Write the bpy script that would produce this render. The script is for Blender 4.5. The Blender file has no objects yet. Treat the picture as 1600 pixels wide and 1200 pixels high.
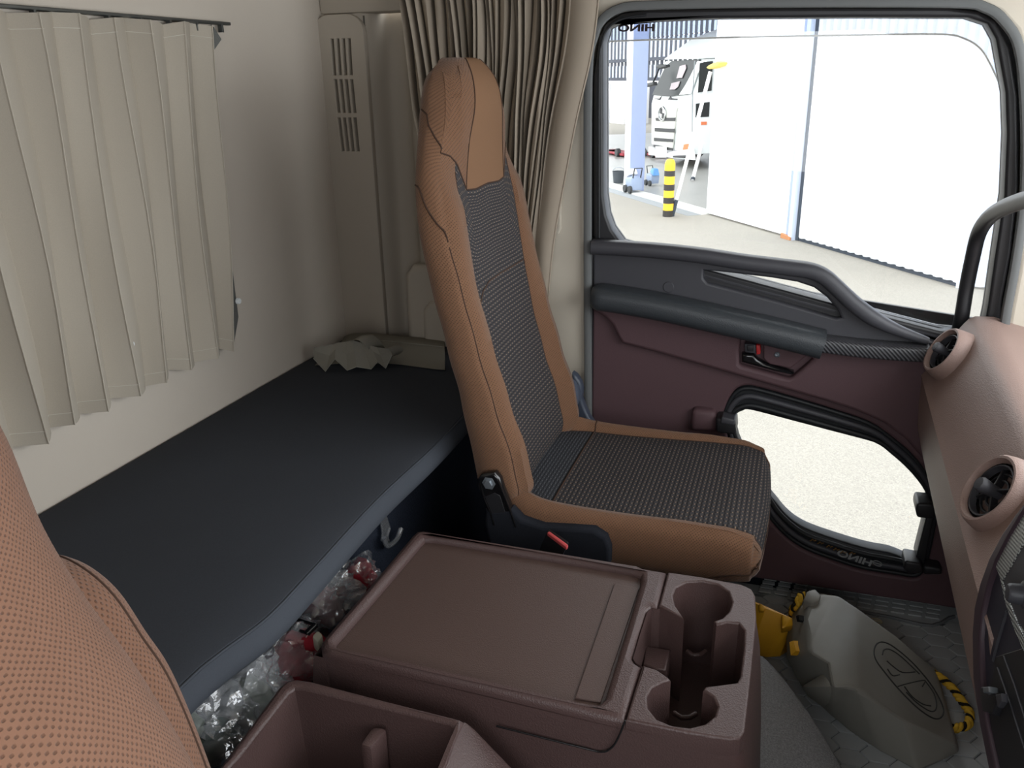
import bpy, bmesh, math, random
from mathutils import Vector, Matrix, noise
PI = math.pi
S = bpy.context.scene
COL = S.collection
random.seed(7)

# ------------------------------------------------------------------ camera, world, exposure
cd = bpy.data.cameras.new('camera')
cam = bpy.data.objects.new('camera', cd); COL.objects.link(cam)
m = [0.949025, -0.090084, 0.302054, 0.314586, 0.33053, -0.889823, -0.019679, 0.939487, 0.34202]
cam.matrix_world = Matrix(((m[0], m[1], m[2], 0), (m[3], m[4], m[5], 0), (m[6], m[7], m[8], 1.4), (0, 0, 0, 1)))
cd.sensor_width = 36.0
cd.lens = 36.0 * 1320 / 1600
cd.clip_start = 0.02; cd.clip_end = 500
S.camera = cam

w = bpy.data.worlds.new('bright_overcast_sky'); S.world = w; w.use_nodes = True
bg = w.node_tree.nodes['Background']
bg.inputs[0].default_value = (0.93, 0.97, 1.0, 1)
bg.inputs[1].default_value = 3.0
S.view_settings.view_transform = 'Standard'
S.view_settings.look = 'None'
S.view_settings.gamma = 1.0
S.view_settings.use_curve_mapping = False
S.view_settings.exposure = 1.05
S.cycles.use_denoising = True
S.cycles.max_bounces = 10
S.cycles.diffuse_bounces = 6
S.cycles.transparent_max_bounces = 16
S.cycles.sample_clamp_indirect = 8

def portal(name, loc, normal, sx, sy):
    l = bpy.data.lights.new(name, 'AREA'); l.shape = 'RECTANGLE'; l.size = sx; l.size_y = sy
    l.cycles.is_portal = True
    o = bpy.data.objects.new(name, l); COL.objects.link(o); o.location = loc
    o.rotation_euler = Vector(normal).to_track_quat('-Z', 'Y').to_euler()
    return o
portal('windscreen_portal', (.97, .95, 1.26), (-1, 0, 0), 2.6, .8)
portal('driver_window_portal', (.01, -.36, 1.22), (0, 1, 0), .85, .75)
portal('passenger_window_portal', (-.05, 2.3, 1.2), (0, -1, 0), 1.0, .65)
portal('lower_window_portal', (.17, 2.3, .36), (0, -1, 0), .7, .6)

# ------------------------------------------------------------------ materials
def lin(c):
    r = []
    for v in c:
        v /= 255.0
        r.append(v / 12.92 if v <= .04045 else ((v + .055) / 1.055) ** 2.4)
    return (*r, 1)
class NT:
    def __init__(s, name):
        s.m = bpy.data.materials.new(name); s.m.use_nodes = True
        s.t = s.m.node_tree; s.n = s.t.nodes; s.l = s.t.links
        s.p = s.n['Principled BSDF']; s.out = s.n['Material Output']
    def new(s, k, **kw):
        x = s.n.new(k)
        for a, b in kw.items(): setattr(x, a, b)
        return x
    def put(s, sock, v):
        if isinstance(v, (int, float)): sock.default_value = v
        elif isinstance(v, tuple): sock.default_value = v
        else: s.l.new(v, sock)
    def math(s, op, a, b=0.0, c=None):
        x = s.new('ShaderNodeMath', operation=op)
        s.put(x.inputs[0], a); s.put(x.inputs[1], b)
        if c is not None: s.put(x.inputs[2], c)
        return x.outputs[0]
    def mix(s, f, a, b):
        x = s.new('ShaderNodeMix', data_type='RGBA')
        s.put(x.inputs[0], f); s.put(x.inputs[6], a); s.put(x.inputs[7], b)
        return x.outputs[2]
    def coord(s, kind='Object'):
        return s.new('ShaderNodeTexCoord').outputs[kind]
    def sep(s, v):
        x = s.new('ShaderNodeSeparateXYZ'); s.l.new(v, x.inputs[0]); return x.outputs
    def noise(s, v, scale, detail=3, rough=.6):
        x = s.new('ShaderNodeTexNoise'); s.l.new(v, x.inputs['Vector'])
        x.inputs['Scale'].default_value = scale; x.inputs['Detail'].default_value = detail
        x.inputs['Roughness'].default_value = rough
        return x.outputs[0]
    def voro(s, v, scale, feature='F1'):
        x = s.new('ShaderNodeTexVoronoi', feature=feature); s.l.new(v, x.inputs['Vector'])
        x.inputs['Scale'].default_value = scale
        return x.outputs['Distance']
    def bump(s, h, strength, dist=.002):
        x = s.new('ShaderNodeBump'); x.inputs['Strength'].default_value = strength
        x.inputs['Distance'].default_value = dist
        s.l.new(h, x.inputs['Height']); s.l.new(x.outputs[0], s.p.inputs['Normal'])
def M(name, col, rough=.5, spec=.5, metal=0, var=0, vscale=8, bump=0, bscale=400, bdist=.001, kind='noise', fine=0, fscale=900):
    t = NT(name); p = t.p
    p.inputs['Roughness'].default_value = rough; p.inputs['Metallic'].default_value = metal
    p.inputs['Specular IOR Level'].default_value = spec
    c = lin(col)
    if var or bump or fine: co = t.coord()
    src = c
    if var:
        n = t.noise(co, vscale); a = tuple(max(0, x * (1 - var)) for x in c[:3]) + (1,); b = tuple(min(1, x * (1 + var)) for x in c[:3]) + (1,)
        src = t.mix(n, a, b)
    if fine:
        n = t.noise(co, fscale, 2, .7); f = t.math('MULTIPLY_ADD', n, 2 * fine, 1 - fine)
        mx = t.new('ShaderNodeMix', data_type='RGBA', blend_type='MULTIPLY'); mx.inputs[0].default_value = 1
        t.put(mx.inputs[6], src); cc = t.new('ShaderNodeCombineColor')
        for i in range(3): t.l.new(f, cc.inputs[i])
        t.l.new(cc.outputs[0], mx.inputs[7]); src = mx.outputs[2]
    t.put(p.inputs['Base Color'], src)
    if bump:
        h = t.noise(co, bscale, 2) if kind == 'noise' else t.voro(co, bscale)
        t.bump(h, bump, bdist)
    return t.m
def emblem_glass(name, tint, rough=0.0):
    t = NT(name)
    tr = t.new('ShaderNodeBsdfTransparent'); tr.inputs[0].default_value = (*tint, 1)
    gl = t.new('ShaderNodeBsdfGlossy'); gl.inputs['Roughness'].default_value = rough
    fr = t.new('ShaderNodeFresnel'); fr.inputs[0].default_value = 1.45
    mx = t.new('ShaderNodeMixShader')
    t.l.new(fr.outputs[0], mx.inputs[0]); t.l.new(tr.outputs[0], mx.inputs[1]); t.l.new(gl.outputs[0], mx.inputs[2])
    t.l.new(mx.outputs[0], t.out.inputs[0])
    return t.m
def lattice_fabric(name, col, dot, cell=.0075, depth=.6):
    # knitted cloth with an offset grid of small dimples; uv is in metres
    t = NT(name); u = t.sep(t.coord('UV'))
    a = t.math('SINE', t.math('MULTIPLY', u[0], PI / cell)); b = t.math('SINE', t.math('MULTIPLY', u[1], PI / cell * 1.15))
    k = t.math('MULTIPLY', a, b); k = t.math('MINIMUM', t.math('MAXIMUM', t.math('MULTIPLY_ADD', k, 1.8, -.5), 0.0), 1.0)
    n = t.noise(t.coord(), 60); base = t.mix(n, tuple(x * .93 for x in lin(col)[:3]) + (1,), tuple(x * 1.07 for x in lin(col)[:3]) + (1,))
    t.put(t.p.inputs['Base Color'], t.mix(k, base, lin(dot)))
    t.p.inputs['Roughness'].default_value = .9; t.p.inputs['Specular IOR Level'].default_value = .15
    t.p.inputs['Sheen Weight'].default_value = .15
    h = t.math('SUBTRACT', 1.0, k); t.bump(h, depth, .002)
    return t.m
def woven_fabric(name, col, dash, cw=.0155, ch=.0098, amount=.75):
    # dark cell weave with short pale dashes between the cells; uv is in metres
    t = NT(name); u = t.sep(t.coord('UV'))
    v = t.math('DIVIDE', u[1], ch); row = t.math('FLOOR', v); fv = t.math('SUBTRACT', v, row)
    uu = t.math('ADD', t.math('DIVIDE', u[0], cw), t.math('MULTIPLY', t.math('MODULO', t.math('ABSOLUTE', row), 2.0), .5))
    fu = t.math('FRACT', uu)
    du = t.math('ABSOLUTE', t.math('SUBTRACT', fu, .5)); dv = t.math('ABSOLUTE', t.math('SUBTRACT', fv, .5))
    cell = t.math('SUBTRACT', 1.0, t.math('MULTIPLY', t.math('ADD', t.math('POWER', t.math('MULTIPLY', du, 2.0), 4.0), t.math('POWER', t.math('MULTIPLY', dv, 2.0), 4.0)), .9))
    ld = t.math('MULTIPLY', t.math('LESS_THAN', t.math('SUBTRACT', .5, du), .17), t.math('LESS_THAN', dv, .13))
    n = t.noise(t.coord(), 900, 2); nn = t.math('MULTIPLY_ADD', n, 1.3, .15)
    base = t.mix(t.math('MAXIMUM', cell, 0.0), tuple(x * .35 for x in lin(col)[:3]) + (1,), lin(col))
    t.put(t.p.inputs['Base Color'], t.mix(t.math('MULTIPLY', ld, t.math('MULTIPLY', nn, amount)), base, lin(dash)))
    t.p.inputs['Roughness'].default_value = .9; t.p.inputs['Specular IOR Level'].default_value = .2
    t.bump(t.math('ADD', t.math('MAXIMUM', cell, 0.0), t.math('MULTIPLY', ld, .8)), .5, .0015)
    return t.m
def carbon(name, a, b, freq, ang=.8):
    # twill: fine diagonal ribs
    t = NT(name); s = t.sep(t.coord())
    q = t.math('ADD', t.math('MULTIPLY', s[0], math.cos(ang) * freq), t.math('ADD', t.math('MULTIPLY', s[2], math.sin(ang) * freq), t.math('MULTIPLY', s[1], freq * .7)))
    f = t.math('MULTIPLY_ADD', t.math('SINE', q), .5, .5)
    t.put(t.p.inputs['Base Color'], t.mix(t.math('POWER', f, 2.0), lin(a), lin(b)))
    t.p.inputs['Roughness'].default_value = .38; t.bump(f, .5, .001)
    return t.m
def checker_weave(name, a, b, c=.0042):
    t = NT(name); s = t.sep(t.coord())
    k = t.math('MULTIPLY', t.math('SINE', t.math('MULTIPLY', t.math('ADD', s[1], s[2]), PI / c)), t.math('SINE', t.math('MULTIPLY', t.math('SUBTRACT', s[1], s[2]), PI / c * .6)))
    t.put(t.p.inputs['Base Color'], t.mix(t.math('GREATER_THAN', k, 0.0), lin(a), lin(b)))
    t.p.inputs['Roughness'].default_value = .35
    return t.m

CREAM = M('cream_trim', (196, 188, 174), .8, .2, var=.03, bump=.15, bscale=500)
CREAMF = M('cream_wall_fabric', (198, 189, 177), .95, .1, var=.03, fine=.05, fscale=600, bump=.2, bscale=700)
HEADL = M('headliner', (150, 142, 132), .95, .1)
CREAML = M('shaded_side_lining', (176, 167, 154), .8, .2, var=.03, bump=.15, bscale=500)  # cream trim darkened, putting the dim rear corner into the colour
SLOTD = M('vent_slot_dark', (92, 88, 80), .8)
CURT = M('curtain_cloth', (182, 174, 161), .95, .1, fine=.10, fscale=700, bump=.15, bscale=900)
CURTS = M('side_curtain_cloth', (150, 139, 125), .95, .1, fine=.06, fscale=700)
STITCH = M('stitching', (205, 202, 190), .9)
MESHG = M('curtain_backing_grey', (105, 106, 103), .9, fine=.3, fscale=500)
SNAP = M('white_snap', (225, 228, 228), .35)
ALU = M('alloy_rail', (120, 122, 120), .35, metal=.8)
BUNK = M('bunk_cloth', (62, 65, 71), .95, .1, var=.08, vscale=4, fine=.22, fscale=500)
BUNKB = M('bunk_border_cloth', (68, 72, 79), .9, .15, fine=.15, fscale=700)
CARPD = M('dark_carpet', (46, 51, 62), 1, .05, fine=.75, fscale=260, bump=.6, bscale=400)
CARPG = M('grey_carpet', (126, 126, 127), 1, .05, fine=.7, fscale=330, bump=.7, bscale=400)
TAN = lattice_fabric('tan_knit', (118, 87, 66), (88, 63, 46), .0036)
TANW = lattice_fabric('tan_knit_large', (122, 89, 71), (96, 68, 53), .0036)
TANP = M('tan_fine_knit', (124, 94, 71), .9, .15, fine=.14, fscale=800, bump=.2, bscale=800)
WOV = woven_fabric('charcoal_weave', (66, 64, 66), (160, 138, 118))
WOV2 = woven_fabric('charcoal_plain_weave', (64, 66, 71), (140, 140, 142), .016, .008, .55)
SEAM = M('dark_seam', (62, 42, 30), .9)
MAR = M('maroon_plastic', (76, 58, 56), .46, .5, var=.03, bump=.35, bscale=420, kind='voro', bdist=.0012)
MARM = M('maroon_matt_pad', (78, 61, 56), .5, .45, fine=.12, fscale=1200, bump=.35, bscale=700, kind='voro')
MARD = M('maroon_door', (88, 66, 70), .6, .35, var=.04, bump=.25, bscale=450, kind='voro')
DASH = M('dash_plastic', (148, 125, 117), .55, .45, var=.07, vscale=9, bump=.4, bscale=420, kind='voro', bdist=.0012)
BLK = M('black_plastic', (34, 34, 37), .45, .5, bump=.12, bscale=500)
BLKG = M('black_gloss', (20, 20, 22), .2, .6)
GREYD = M('charcoal_plastic', (62, 62, 67), .5, .45, bump=.2, bscale=500)
RUB = M('rubber_seal', (31, 33, 36), .5, .4)
RUBG = M('grey_weatherstrip', (104, 106, 106), .75, .2)
LEA = M('black_leather', (52, 56, 60), .42, .5, bump=.35, bscale=380, kind='voro')
CARB = carbon('carbon_ribs', (30, 30, 33), (86, 86, 90), 900)
CARBW = checker_weave('carbon_weave', (196, 200, 196), (52, 54, 58))
NAVY = M('dark_slate_plastic', (44, 44, 56), .45, .5)
PURP = M('aubergine_trim', (66, 52, 60), .5, .4)
REDP = M('red_plastic', (186, 40, 42), .45)
REDB = M('buckle_red', (212, 88, 90), .4)
STEEL = M('bolt_steel', (150, 158, 165), .35, metal=.7)
MAT = M('mat_rubber', (174, 177, 177), .6, .4, var=.1, vscale=12, bump=.15, bscale=300)
MATD = M('mat_rubber_groove', (112, 114, 115), .7)
CHOCK = M('chock_rubber', (138, 135, 127), .6, .35, var=.1, vscale=14, bump=.1, bscale=500)
CHOCKG = M('chock_groove', (40, 39, 37), .8)
YEL = M('yellow_plastic', (214, 158, 34), .5, .4, var=.15, vscale=20)
ROPY = M('rope_yellow', (216, 172, 60), .85, .1, bump=.4, bscale=700)
ROPK = M('rope_black', (42, 38, 32), .9, .1)
WHITE = M('white_paint', (236, 236, 236), .5)
WBARN = M('white_sheet_metal', (238, 240, 243), .6, .2)
BBARN = M('post_and_shaded_wall_blue', (196, 206, 224), .6, .2)  # door post colour; on the end wall, shade put into the colour
LBLUE = M('post_and_shaded_face_blue', (150, 163, 196), .6)  # door post colour; on the column side it is painted shade
GAP = M('dark_gap', (58, 66, 76), .8)
RUST = M('rust', (176, 122, 84), .9)
SHD = M('shed_dark_steel', (72, 76, 86), .8)
def trans_mat():
    t = NT('translucent_sheet'); a = t.new('ShaderNodeBsdfTranslucent'); a.inputs[0].default_value = lin((226, 232, 240))
    t.l.new(a.outputs[0], t.out.inputs[0]); return t.m
SHL = trans_mat()
TRW = M('truck_white', (232, 236, 236), .35)
TRG = M('truck_glass', (26, 33, 33), .3, .25)
TRK = M('truck_dark', (48, 50, 52), .5)
TRS = M('truck_silver', (206, 206, 198), .4)
CHR = M('chrome', (225, 228, 230), .15, metal=1)
ORG = M('orange_lens', (222, 120, 70), .4)
REDM = M('red_machine', (150, 40, 52), .5)
VAC = M('vacuum_blue_grey', (140, 154, 178), .5)
BLU = M('blue_plastic', (96, 150, 205), .5)
BUCK = M('dark_bucket', (66, 72, 78), .6)
BRUSH = M('brush_yellow', (236, 208, 110), .8)
BOLY = M('bollard_yellow', (246, 200, 52), .5)
BOLK = M('bollard_black', (50, 47, 44), .5)
GLASS = emblem_glass('window_glass', (.80, .80, .795))
VISOR = emblem_glass('smoked_visor', (.84, .86, .90))
WINE = M('decal_dark', (62, 50, 52), .6)
def ground_mat(name, a, b, k):
    t = NT(name); co = t.coord()
    n1 = t.noise(co, 110 * k, 6, .85); n2 = t.noise(co, .6, 3); n3 = t.voro(co, 38 * k)
    c = t.mix(t.math('MULTIPLY_ADD', n1, 2.2, -.6), lin(a), lin(b))
    f = t.math('MULTIPLY_ADD', n2, .2, .9)
    f = t.math('MULTIPLY', f, t.math('MULTIPLY_ADD', t.math('MINIMUM', n3, .5), .3, .87))
    mx = t.new('ShaderNodeMix', data_type='RGBA', blend_type='MULTIPLY'); mx.inputs[0].default_value = 1
    cc = t.new('ShaderNodeCombineColor')
    for i in range(3): t.l.new(f, cc.inputs[i])
    t.l.new(c, mx.inputs[6]); t.l.new(cc.outputs[0], mx.inputs[7]); t.put(t.p.inputs['Base Color'], mx.outputs[2])
    t.p.inputs['Roughness'].default_value = .9; t.bump(n1, .4, .004)
    return t.m
GRND = ground_mat('pale_concrete_yard', (102, 99, 92), (172, 167, 157), 1.0)
SHFL = M('shed_floor_wet_concrete', (150, 150, 146), .35, .5, var=.2, vscale=.8)

# ------------------------------------------------------------------ mesh helpers
def wl(o):
    v = Vector((0, 0, 0))
    while o is not None:
        v += o.location; o = o.parent
    return v
def link(o, parent=None):
    COL.objects.link(o)
    if parent is not None: o.parent = parent
    return o
def thing(name, label, cat, loc, group=None):
    o = bpy.data.objects.new(name, None); o.empty_display_size = .05
    COL.objects.link(o); o.location = loc; o['label'] = label; o['category'] = cat
    if group: o['group'] = group
    return o
def struct(name, loc):
    o = bpy.data.objects.new(name, None); COL.objects.link(o); o.location = loc; o['kind'] = 'structure'
    return o
def finish(name, me, mat, parent, smooth=True, ang=38, label=None):
    if parent is not None: me.transform(Matrix.Translation(-wl(parent)))
    mats = mat if isinstance(mat, (list, tuple)) else [mat]
    for k in mats: me.materials.append(k)
    if smooth:
        for p in me.polygons: p.use_smooth = True
        me.set_sharp_from_angle(angle=math.radians(ang))
    me.update()
    o = bpy.data.objects.new(name, me); link(o, parent)
    if label: o['label'] = label
    return o
def tag(o, label, cat, group=None):
    o['label'] = label; o['category'] = cat
    if group: o['group'] = group
    return o
def from_data(name, v, f, mat, parent=None, smooth=True, ang=38, uv=None, label=None, mi=None):
    me = bpy.data.meshes.new(name); me.from_pydata([tuple(q) for q in v], [], f)
    if mi:
        for i, p in enumerate(me.polygons): p.material_index = mi[i]
    if uv:
        l = me.uv_layers.new(name='uv')
        for p in me.polygons:
            for li in p.loop_indices: l.data[li].uv = uv[me.loops[li].vertex_index]
    me.update()
    return finish(name, me, mat, parent, smooth, ang, label)
def bm_obj(name, bm, mat, parent=None, smooth=True, ang=38, label=None):
    me = bpy.data.meshes.new(name); bm.normal_update(); bm.to_mesh(me); bm.free()
    return finish(name, me, mat, parent, smooth, ang, label)
def bevel(bm, w, seg=2, edges=None, ang=20):
    if edges is None:
        edges = [e for e in bm.edges if len(e.link_faces) == 2 and e.calc_face_angle(0) > math.radians(ang)]
    bmesh.ops.bevel(bm, geom=edges, offset=w, segments=seg, affect='EDGES', profile=.5, clamp_overlap=True)
def add_box(bm, c, s, rot=None):
    r = bmesh.ops.create_cube(bm, size=1)
    mt = Matrix.Translation(c) @ (rot.to_4x4() if rot is not None else Matrix.Identity(4)) @ Matrix.Diagonal((*s, 1))
    bmesh.ops.transform(bm, matrix=mt, verts=r['verts'])
    return r['verts']
def box(name, lo, hi, mat, parent=None, bev=.004, label=None, rot=None):
    bm = bmesh.new()
    c = [(a + b) / 2 for a, b in zip(lo, hi)]; s = [abs(b - a) for a, b in zip(lo, hi)]
    add_box(bm, c, s, rot)
    if bev: bevel(bm, bev)
    return bm_obj(name, bm, mat, parent, label=label)
def cr(p, n=6, closed=False):
    p = [Vector(q) for q in p]; N = len(p); out = []
    if N < 3: return p
    rng = N if closed else N - 1
    for i in range(rng):
        if closed: a, b, c, d = p[(i - 1) % N], p[i], p[(i + 1) % N], p[(i + 2) % N]
        else: a, b, c, d = p[max(i - 1, 0)], p[i], p[i + 1], p[min(i + 2, N - 1)]
        for k in range(n):
            t = k / n
            out.append(.5 * ((2 * b) + (-a + c) * t + (2 * a - 5 * b + 4 * c - d) * t * t + (-a + 3 * b - 3 * c + d) * t ** 3))
    if not closed: out.append(p[-1].copy())
    return out
def yplane(y):  # front faces the cab interior (-y)
    return lambda u, v, w: (u, y - w, v)
def xplane(x):  # front faces forward (+x)
    return lambda u, v, w: (x + w, u, v)
def xback(x):   # front faces rearward (-x); u is -y
    return lambda u, v, w: (x - w, -u, v)
def zplane(z):
    return lambda u, v, w: (u, v, z + w)
def fplane(o, a, b):  # free plane: origin, two axes
    o = Vector(o); a = Vector(a).normalized(); c = a.cross(Vector(b)).normalized(); b = c.cross(a)
    return lambda u, v, w: tuple(o + a * u + b * v + c * w)
def plate_mesh(outer, holes, t, bev=.003):
    # slab from w=0 (back) to w=t (front) with rounded edges; holes cut through
    cu = bpy.data.curves.new('tmp', 'CURVE'); cu.dimensions = '2D'; cu.fill_mode = 'BOTH'
    cu.extrude = max(t / 2 - bev, 1e-5); cu.bevel_depth = bev; cu.bevel_resolution = 2; cu.offset = -bev
    for o in [outer] + list(holes):
        s = cu.splines.new('POLY'); s.points.add(len(o) - 1)
        for q, p in zip(s.points, o): q.co = (p[0], p[1], 0, 1)
        s.use_cyclic_u = True
    ob = bpy.data.objects.new('tmp', cu); COL.objects.link(ob)
    dg = bpy.context.evaluated_depsgraph_get(); dg.update()
    me = bpy.data.meshes.new_from_object(ob.evaluated_get(dg))
    bpy.data.objects.remove(ob); bpy.data.curves.remove(cu)
    me.materials.clear()
    bm = bmesh.new(); bm.from_mesh(me); bmesh.ops.remove_doubles(bm, verts=bm.verts, dist=1e-5); bm.to_mesh(me); bm.free()
    me.transform(Matrix.Translation((0, 0, t / 2)))
    return me
def plate(name, outer, holes, t, fn, mat, parent=None, bev=.003, ang=35, label=None):
    me = plate_mesh(outer, holes, t, bev)
    flat = [p.index for p in me.polygons if abs(p.normal.z) > .999]
    for v in me.vertices: v.co = fn(*v.co)
    me.update()
    o = finish(name, me, mat, parent, True, ang, label)
    for i in flat: o.data.polygons[i].use_smooth = False
    return o
def sweep(name, path, sec, up, mat, parent=None, closed=False, caps=True, label=None, scale=None, ang=40):
    P = [Vector(p) for p in path]; N = len(P); K = len(sec); up = Vector(up); v = []; f = []
    for i in range(N):
        a = P[i - 1] if (i or closed) else P[0]; b = P[(i + 1) % N] if (i < N - 1 or closed) else P[-1]
        t = (b - a).normalized(); s = t.cross(up).normalized(); u = s.cross(t)
        k = scale[i] if scale else 1
        v += [P[i] + s * q[0] * k + u * q[1] * k for q in sec]
    for i in range(N if closed else N - 1):
        j = (i + 1) % N
        for k in range(K):
            l = (k + 1) % K
            f.append((i * K + k, i * K + l, j * K + l, j * K + k))
    if caps and not closed:
        f.append(tuple(range(K - 1, -1, -1))); f.append(tuple((N - 1) * K + k for k in range(K)))
    o = from_data(name, v, f, mat, parent, True, ang, label=label)
    bm = bmesh.new(); bm.from_mesh(o.data); bmesh.ops.recalc_face_normals(bm, faces=bm.faces); bm.to_mesh(o.data); bm.free()
    o.data.set_sharp_from_angle(angle=math.radians(ang))
    return o
def circ(r, n=8, sx=1, sy=1):
    return [(r * sx * math.cos(2 * PI * k / n), r * sy * math.sin(2 * PI * k / n)) for k in range(n)]
def rrect(w, h, r, n=3):
    out = []
    for cx, cy, a0 in ((w / 2 - r, h / 2 - r, 0), (-w / 2 + r, h / 2 - r, 90), (-w / 2 + r, -h / 2 + r, 180), (w / 2 - r, -h / 2 + r, 270)):
        for k in range(n + 1):
            a = math.radians(a0 + 90 * k / n); out.append((cx + r * math.cos(a), cy + r * math.sin(a)))
    return out
def rbox2(x0, y0, x1, y1, r, n=3):
    return [(p[0] + (x0 + x1) / 2, p[1] + (y0 + y1) / 2) for p in rrect(abs(x1 - x0), abs(y1 - y0), r, n)]
def tube(name, path, r, mat, parent=None, closed=False, n=8, up=None, label=None):
    if up is None: up = (0.13, 0.21, .97)
    return sweep(name, path, circ(r, n), up, mat, parent, closed, True, label, ang=60)
def lathe(name, prof, fn, mat, parent=None, n=24, label=None, ang=40):
    # prof: (radius, w); fn maps (u, v, w)
    v = []; f = []; K = len(prof)
    for i in range(n):
        a = 2 * PI * i / n
        v += [fn(r * math.cos(a), r * math.sin(a), w_) for r, w_ in prof]
    for i in range(n):
        j = (i + 1) % n
        for k in range(K - 1):
            f.append((i * K + k, j * K + k, j * K + k + 1, i * K + k + 1))
    o = from_data(name, v, f, mat, parent, True, ang, label=label)
    bm = bmesh.new(); bm.from_mesh(o.data); bmesh.ops.remove_doubles(bm, verts=bm.verts, dist=1e-5)
    bmesh.ops.recalc_face_normals(bm, faces=bm.faces); bm.to_mesh(o.data); bm.free()
    o.data.set_sharp_from_angle(angle=math.radians(ang))
    return o
def text_mesh(s, size, bold=0.0, depth=.001, shear=0):
    cu = bpy.data.curves.new('tmp', 'FONT'); cu.body = s; cu.size = size; cu.offset = bold; cu.extrude = depth; cu.shear = shear
    cu.align_x = 'CENTER'; cu.align_y = 'CENTER'
    ob = bpy.data.objects.new('tmp', cu); COL.objects.link(ob)
    dg = bpy.context.evaluated_depsgraph_get(); dg.update()
    me = bpy.data.meshes.new_from_object(ob.evaluated_get(dg))
    bpy.data.objects.remove(ob); bpy.data.curves.remove(cu); me.materials.clear()
    return me
def text(name, s, size, fn, mat, parent=None, bold=0, depth=.001, sx=1, sy=1, rot=0, shear=0):
    me = text_mesh(s, size, bold, depth, shear); c, d = math.cos(rot), math.sin(rot)
    for v in me.vertices:
        x, y = v.co.x * sx, v.co.y * sy
        v.co = fn(x * c - y * d, x * d + y * c, v.co.z)
    return finish(name, me, mat, parent, False)
def copy_part(o, parent=None, loc=None):
    c = o.copy(); COL.objects.link(c)
    if parent is not None: c.parent = parent
    if loc is not None: c.location = loc
    return c
def hull_obj(name, pts, mat, parent=None, bev=0, label=None, ang=30):
    bm = bmesh.new()
    for p in pts: bm.verts.new(p)
    r = bmesh.ops.convex_hull(bm, input=bm.verts)
    bmesh.ops.delete(bm, geom=[v for v in bm.verts if not v.link_faces], context='VERTS')
    bmesh.ops.dissolve_limit(bm, angle_limit=math.radians(4), verts=bm.verts, edges=bm.edges)
    bmesh.ops.recalc_face_normals(bm, faces=bm.faces)
    if bev: bevel(bm, bev, 2)
    return bm_obj(name, bm, mat, parent, label=label, ang=ang)

# ================================================================== CAB SHELL
YD = 2.15
def sbox(name, lo, hi, mat, bev=0.0):
    o = box(name, lo, hi, mat, None, bev); o['kind'] = 'structure'; return o
sbox('floor', (-1.3, -.35, -.06), (.95, 2.25, 0.0), CARPD)
sbox('wall_rear', (-1.33, -.35, 0), (-1.27, 2.26, 2.0), CREAMF)
sbox('ceiling', (-1.3, -.35, 1.98), (.75, 2.3, 2.03), HEADL)
wr = struct('wall_right', (-.4, -.35, 0))
plate('lining', [(-1.3, 0), (.95, 0), (.95, 2.0), (-1.3, 2.0)], [[(-.40, .95), (.42, .86), (.42, 1.4), (.36, 1.55), (.25, 1.58), (-.34, 1.58), (-.40, 1.52)]], .05, lambda u, v, w_: (u, -.37 + w_, v), MARD, wr, .01)
sbox('wall_front', (.9, -.35, -.02), (.95, 2.25, .9), BLK)
sbox('trim_1', (.40, -.35, 1.64), (.86, 2.12, 2.0), CREAM, .02)            # unseen overhead shelf, added to keep the upper rear wall dim
sbox('trim_2', (.7, -.38, 0), (.95, -.3, 2.0), CREAM, .01)               # driver-side front pillar

# left wall behind the door: a moulded lining with a vertical channel, ledge and louvres
wall = struct('wall_left', (-.9, 2.2, 0))
slots = []
for (x0, x1, y0, y1) in [(-1.242,1.467)] and [(0, 0, 0, 0)]: pass
vl = [(-1.237,1.505),(-1.178,1.504),(-1.238,1.413),(-1.18,1.412),(-1.237,1.402),(-1.18,1.401),(-1.235,1.315),(-1.178,1.314),(-1.236,1.302),(-1.179,1.302),(-1.232,1.212),(-1.177,1.212)]
for k in range(3):
    a, b, c, d = vl[4 * k:4 * k + 4]
    for i in range(4):
        t0 = i / 3.45; t1 = t0 + .5 / 3.45 * 1.1
        if i == 3: t0, t1 = 3 / 3.45, 3 / 3.45 + .16
        L = lambda p, q, t: (p[0] + (q[0] - p[0]) * t, p[1] + (q[1] - p[1]) * t)
        slots.append([L(a, b, t0), L(c, d, t0), L(c, d, t1), L(a, b, t1)])
pan = rbox2(-1.29, .6, -1.135, 1.565, .05, 6)
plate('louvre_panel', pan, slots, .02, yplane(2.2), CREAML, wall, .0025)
box('vent_backing', (-1.24, 2.2, 1.0), (-1.14, 2.204, 1.56), SLOTD, wall, 0)
def vprofile(name, prof, z0, z1, mat, parent, ztop=0):
    # upright moulding: plan profile (x, y) pulled up from z0 to z1
    P = cr([(a, b, 0) for a, b in prof], 5); v = []; f = []; n = len(P)
    rows = [z0, z0 + .01, (z0 + z1) / 2, z1 - .02, z1]
    for z in rows: v += [(p.x, p.y, z) for p in P]
    for r in range(len(rows) - 1):
        for i in range(n - 1): f.append((r * n + i, r * n + i + 1, (r + 1) * n + i + 1, (r + 1) * n + i))
    return from_data(name, v, f, mat, parent)
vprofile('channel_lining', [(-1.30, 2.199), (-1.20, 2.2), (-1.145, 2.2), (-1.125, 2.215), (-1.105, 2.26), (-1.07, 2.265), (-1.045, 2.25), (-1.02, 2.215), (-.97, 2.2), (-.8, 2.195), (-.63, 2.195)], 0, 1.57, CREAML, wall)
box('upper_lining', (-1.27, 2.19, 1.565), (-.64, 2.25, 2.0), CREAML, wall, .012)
lg = [(-1.127,0.8633),(-1.116,0.8771),(-1.034,0.8905),(-0.9155,0.9),(-0.8885,0.634),(-1.157,0.5806)]
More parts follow.
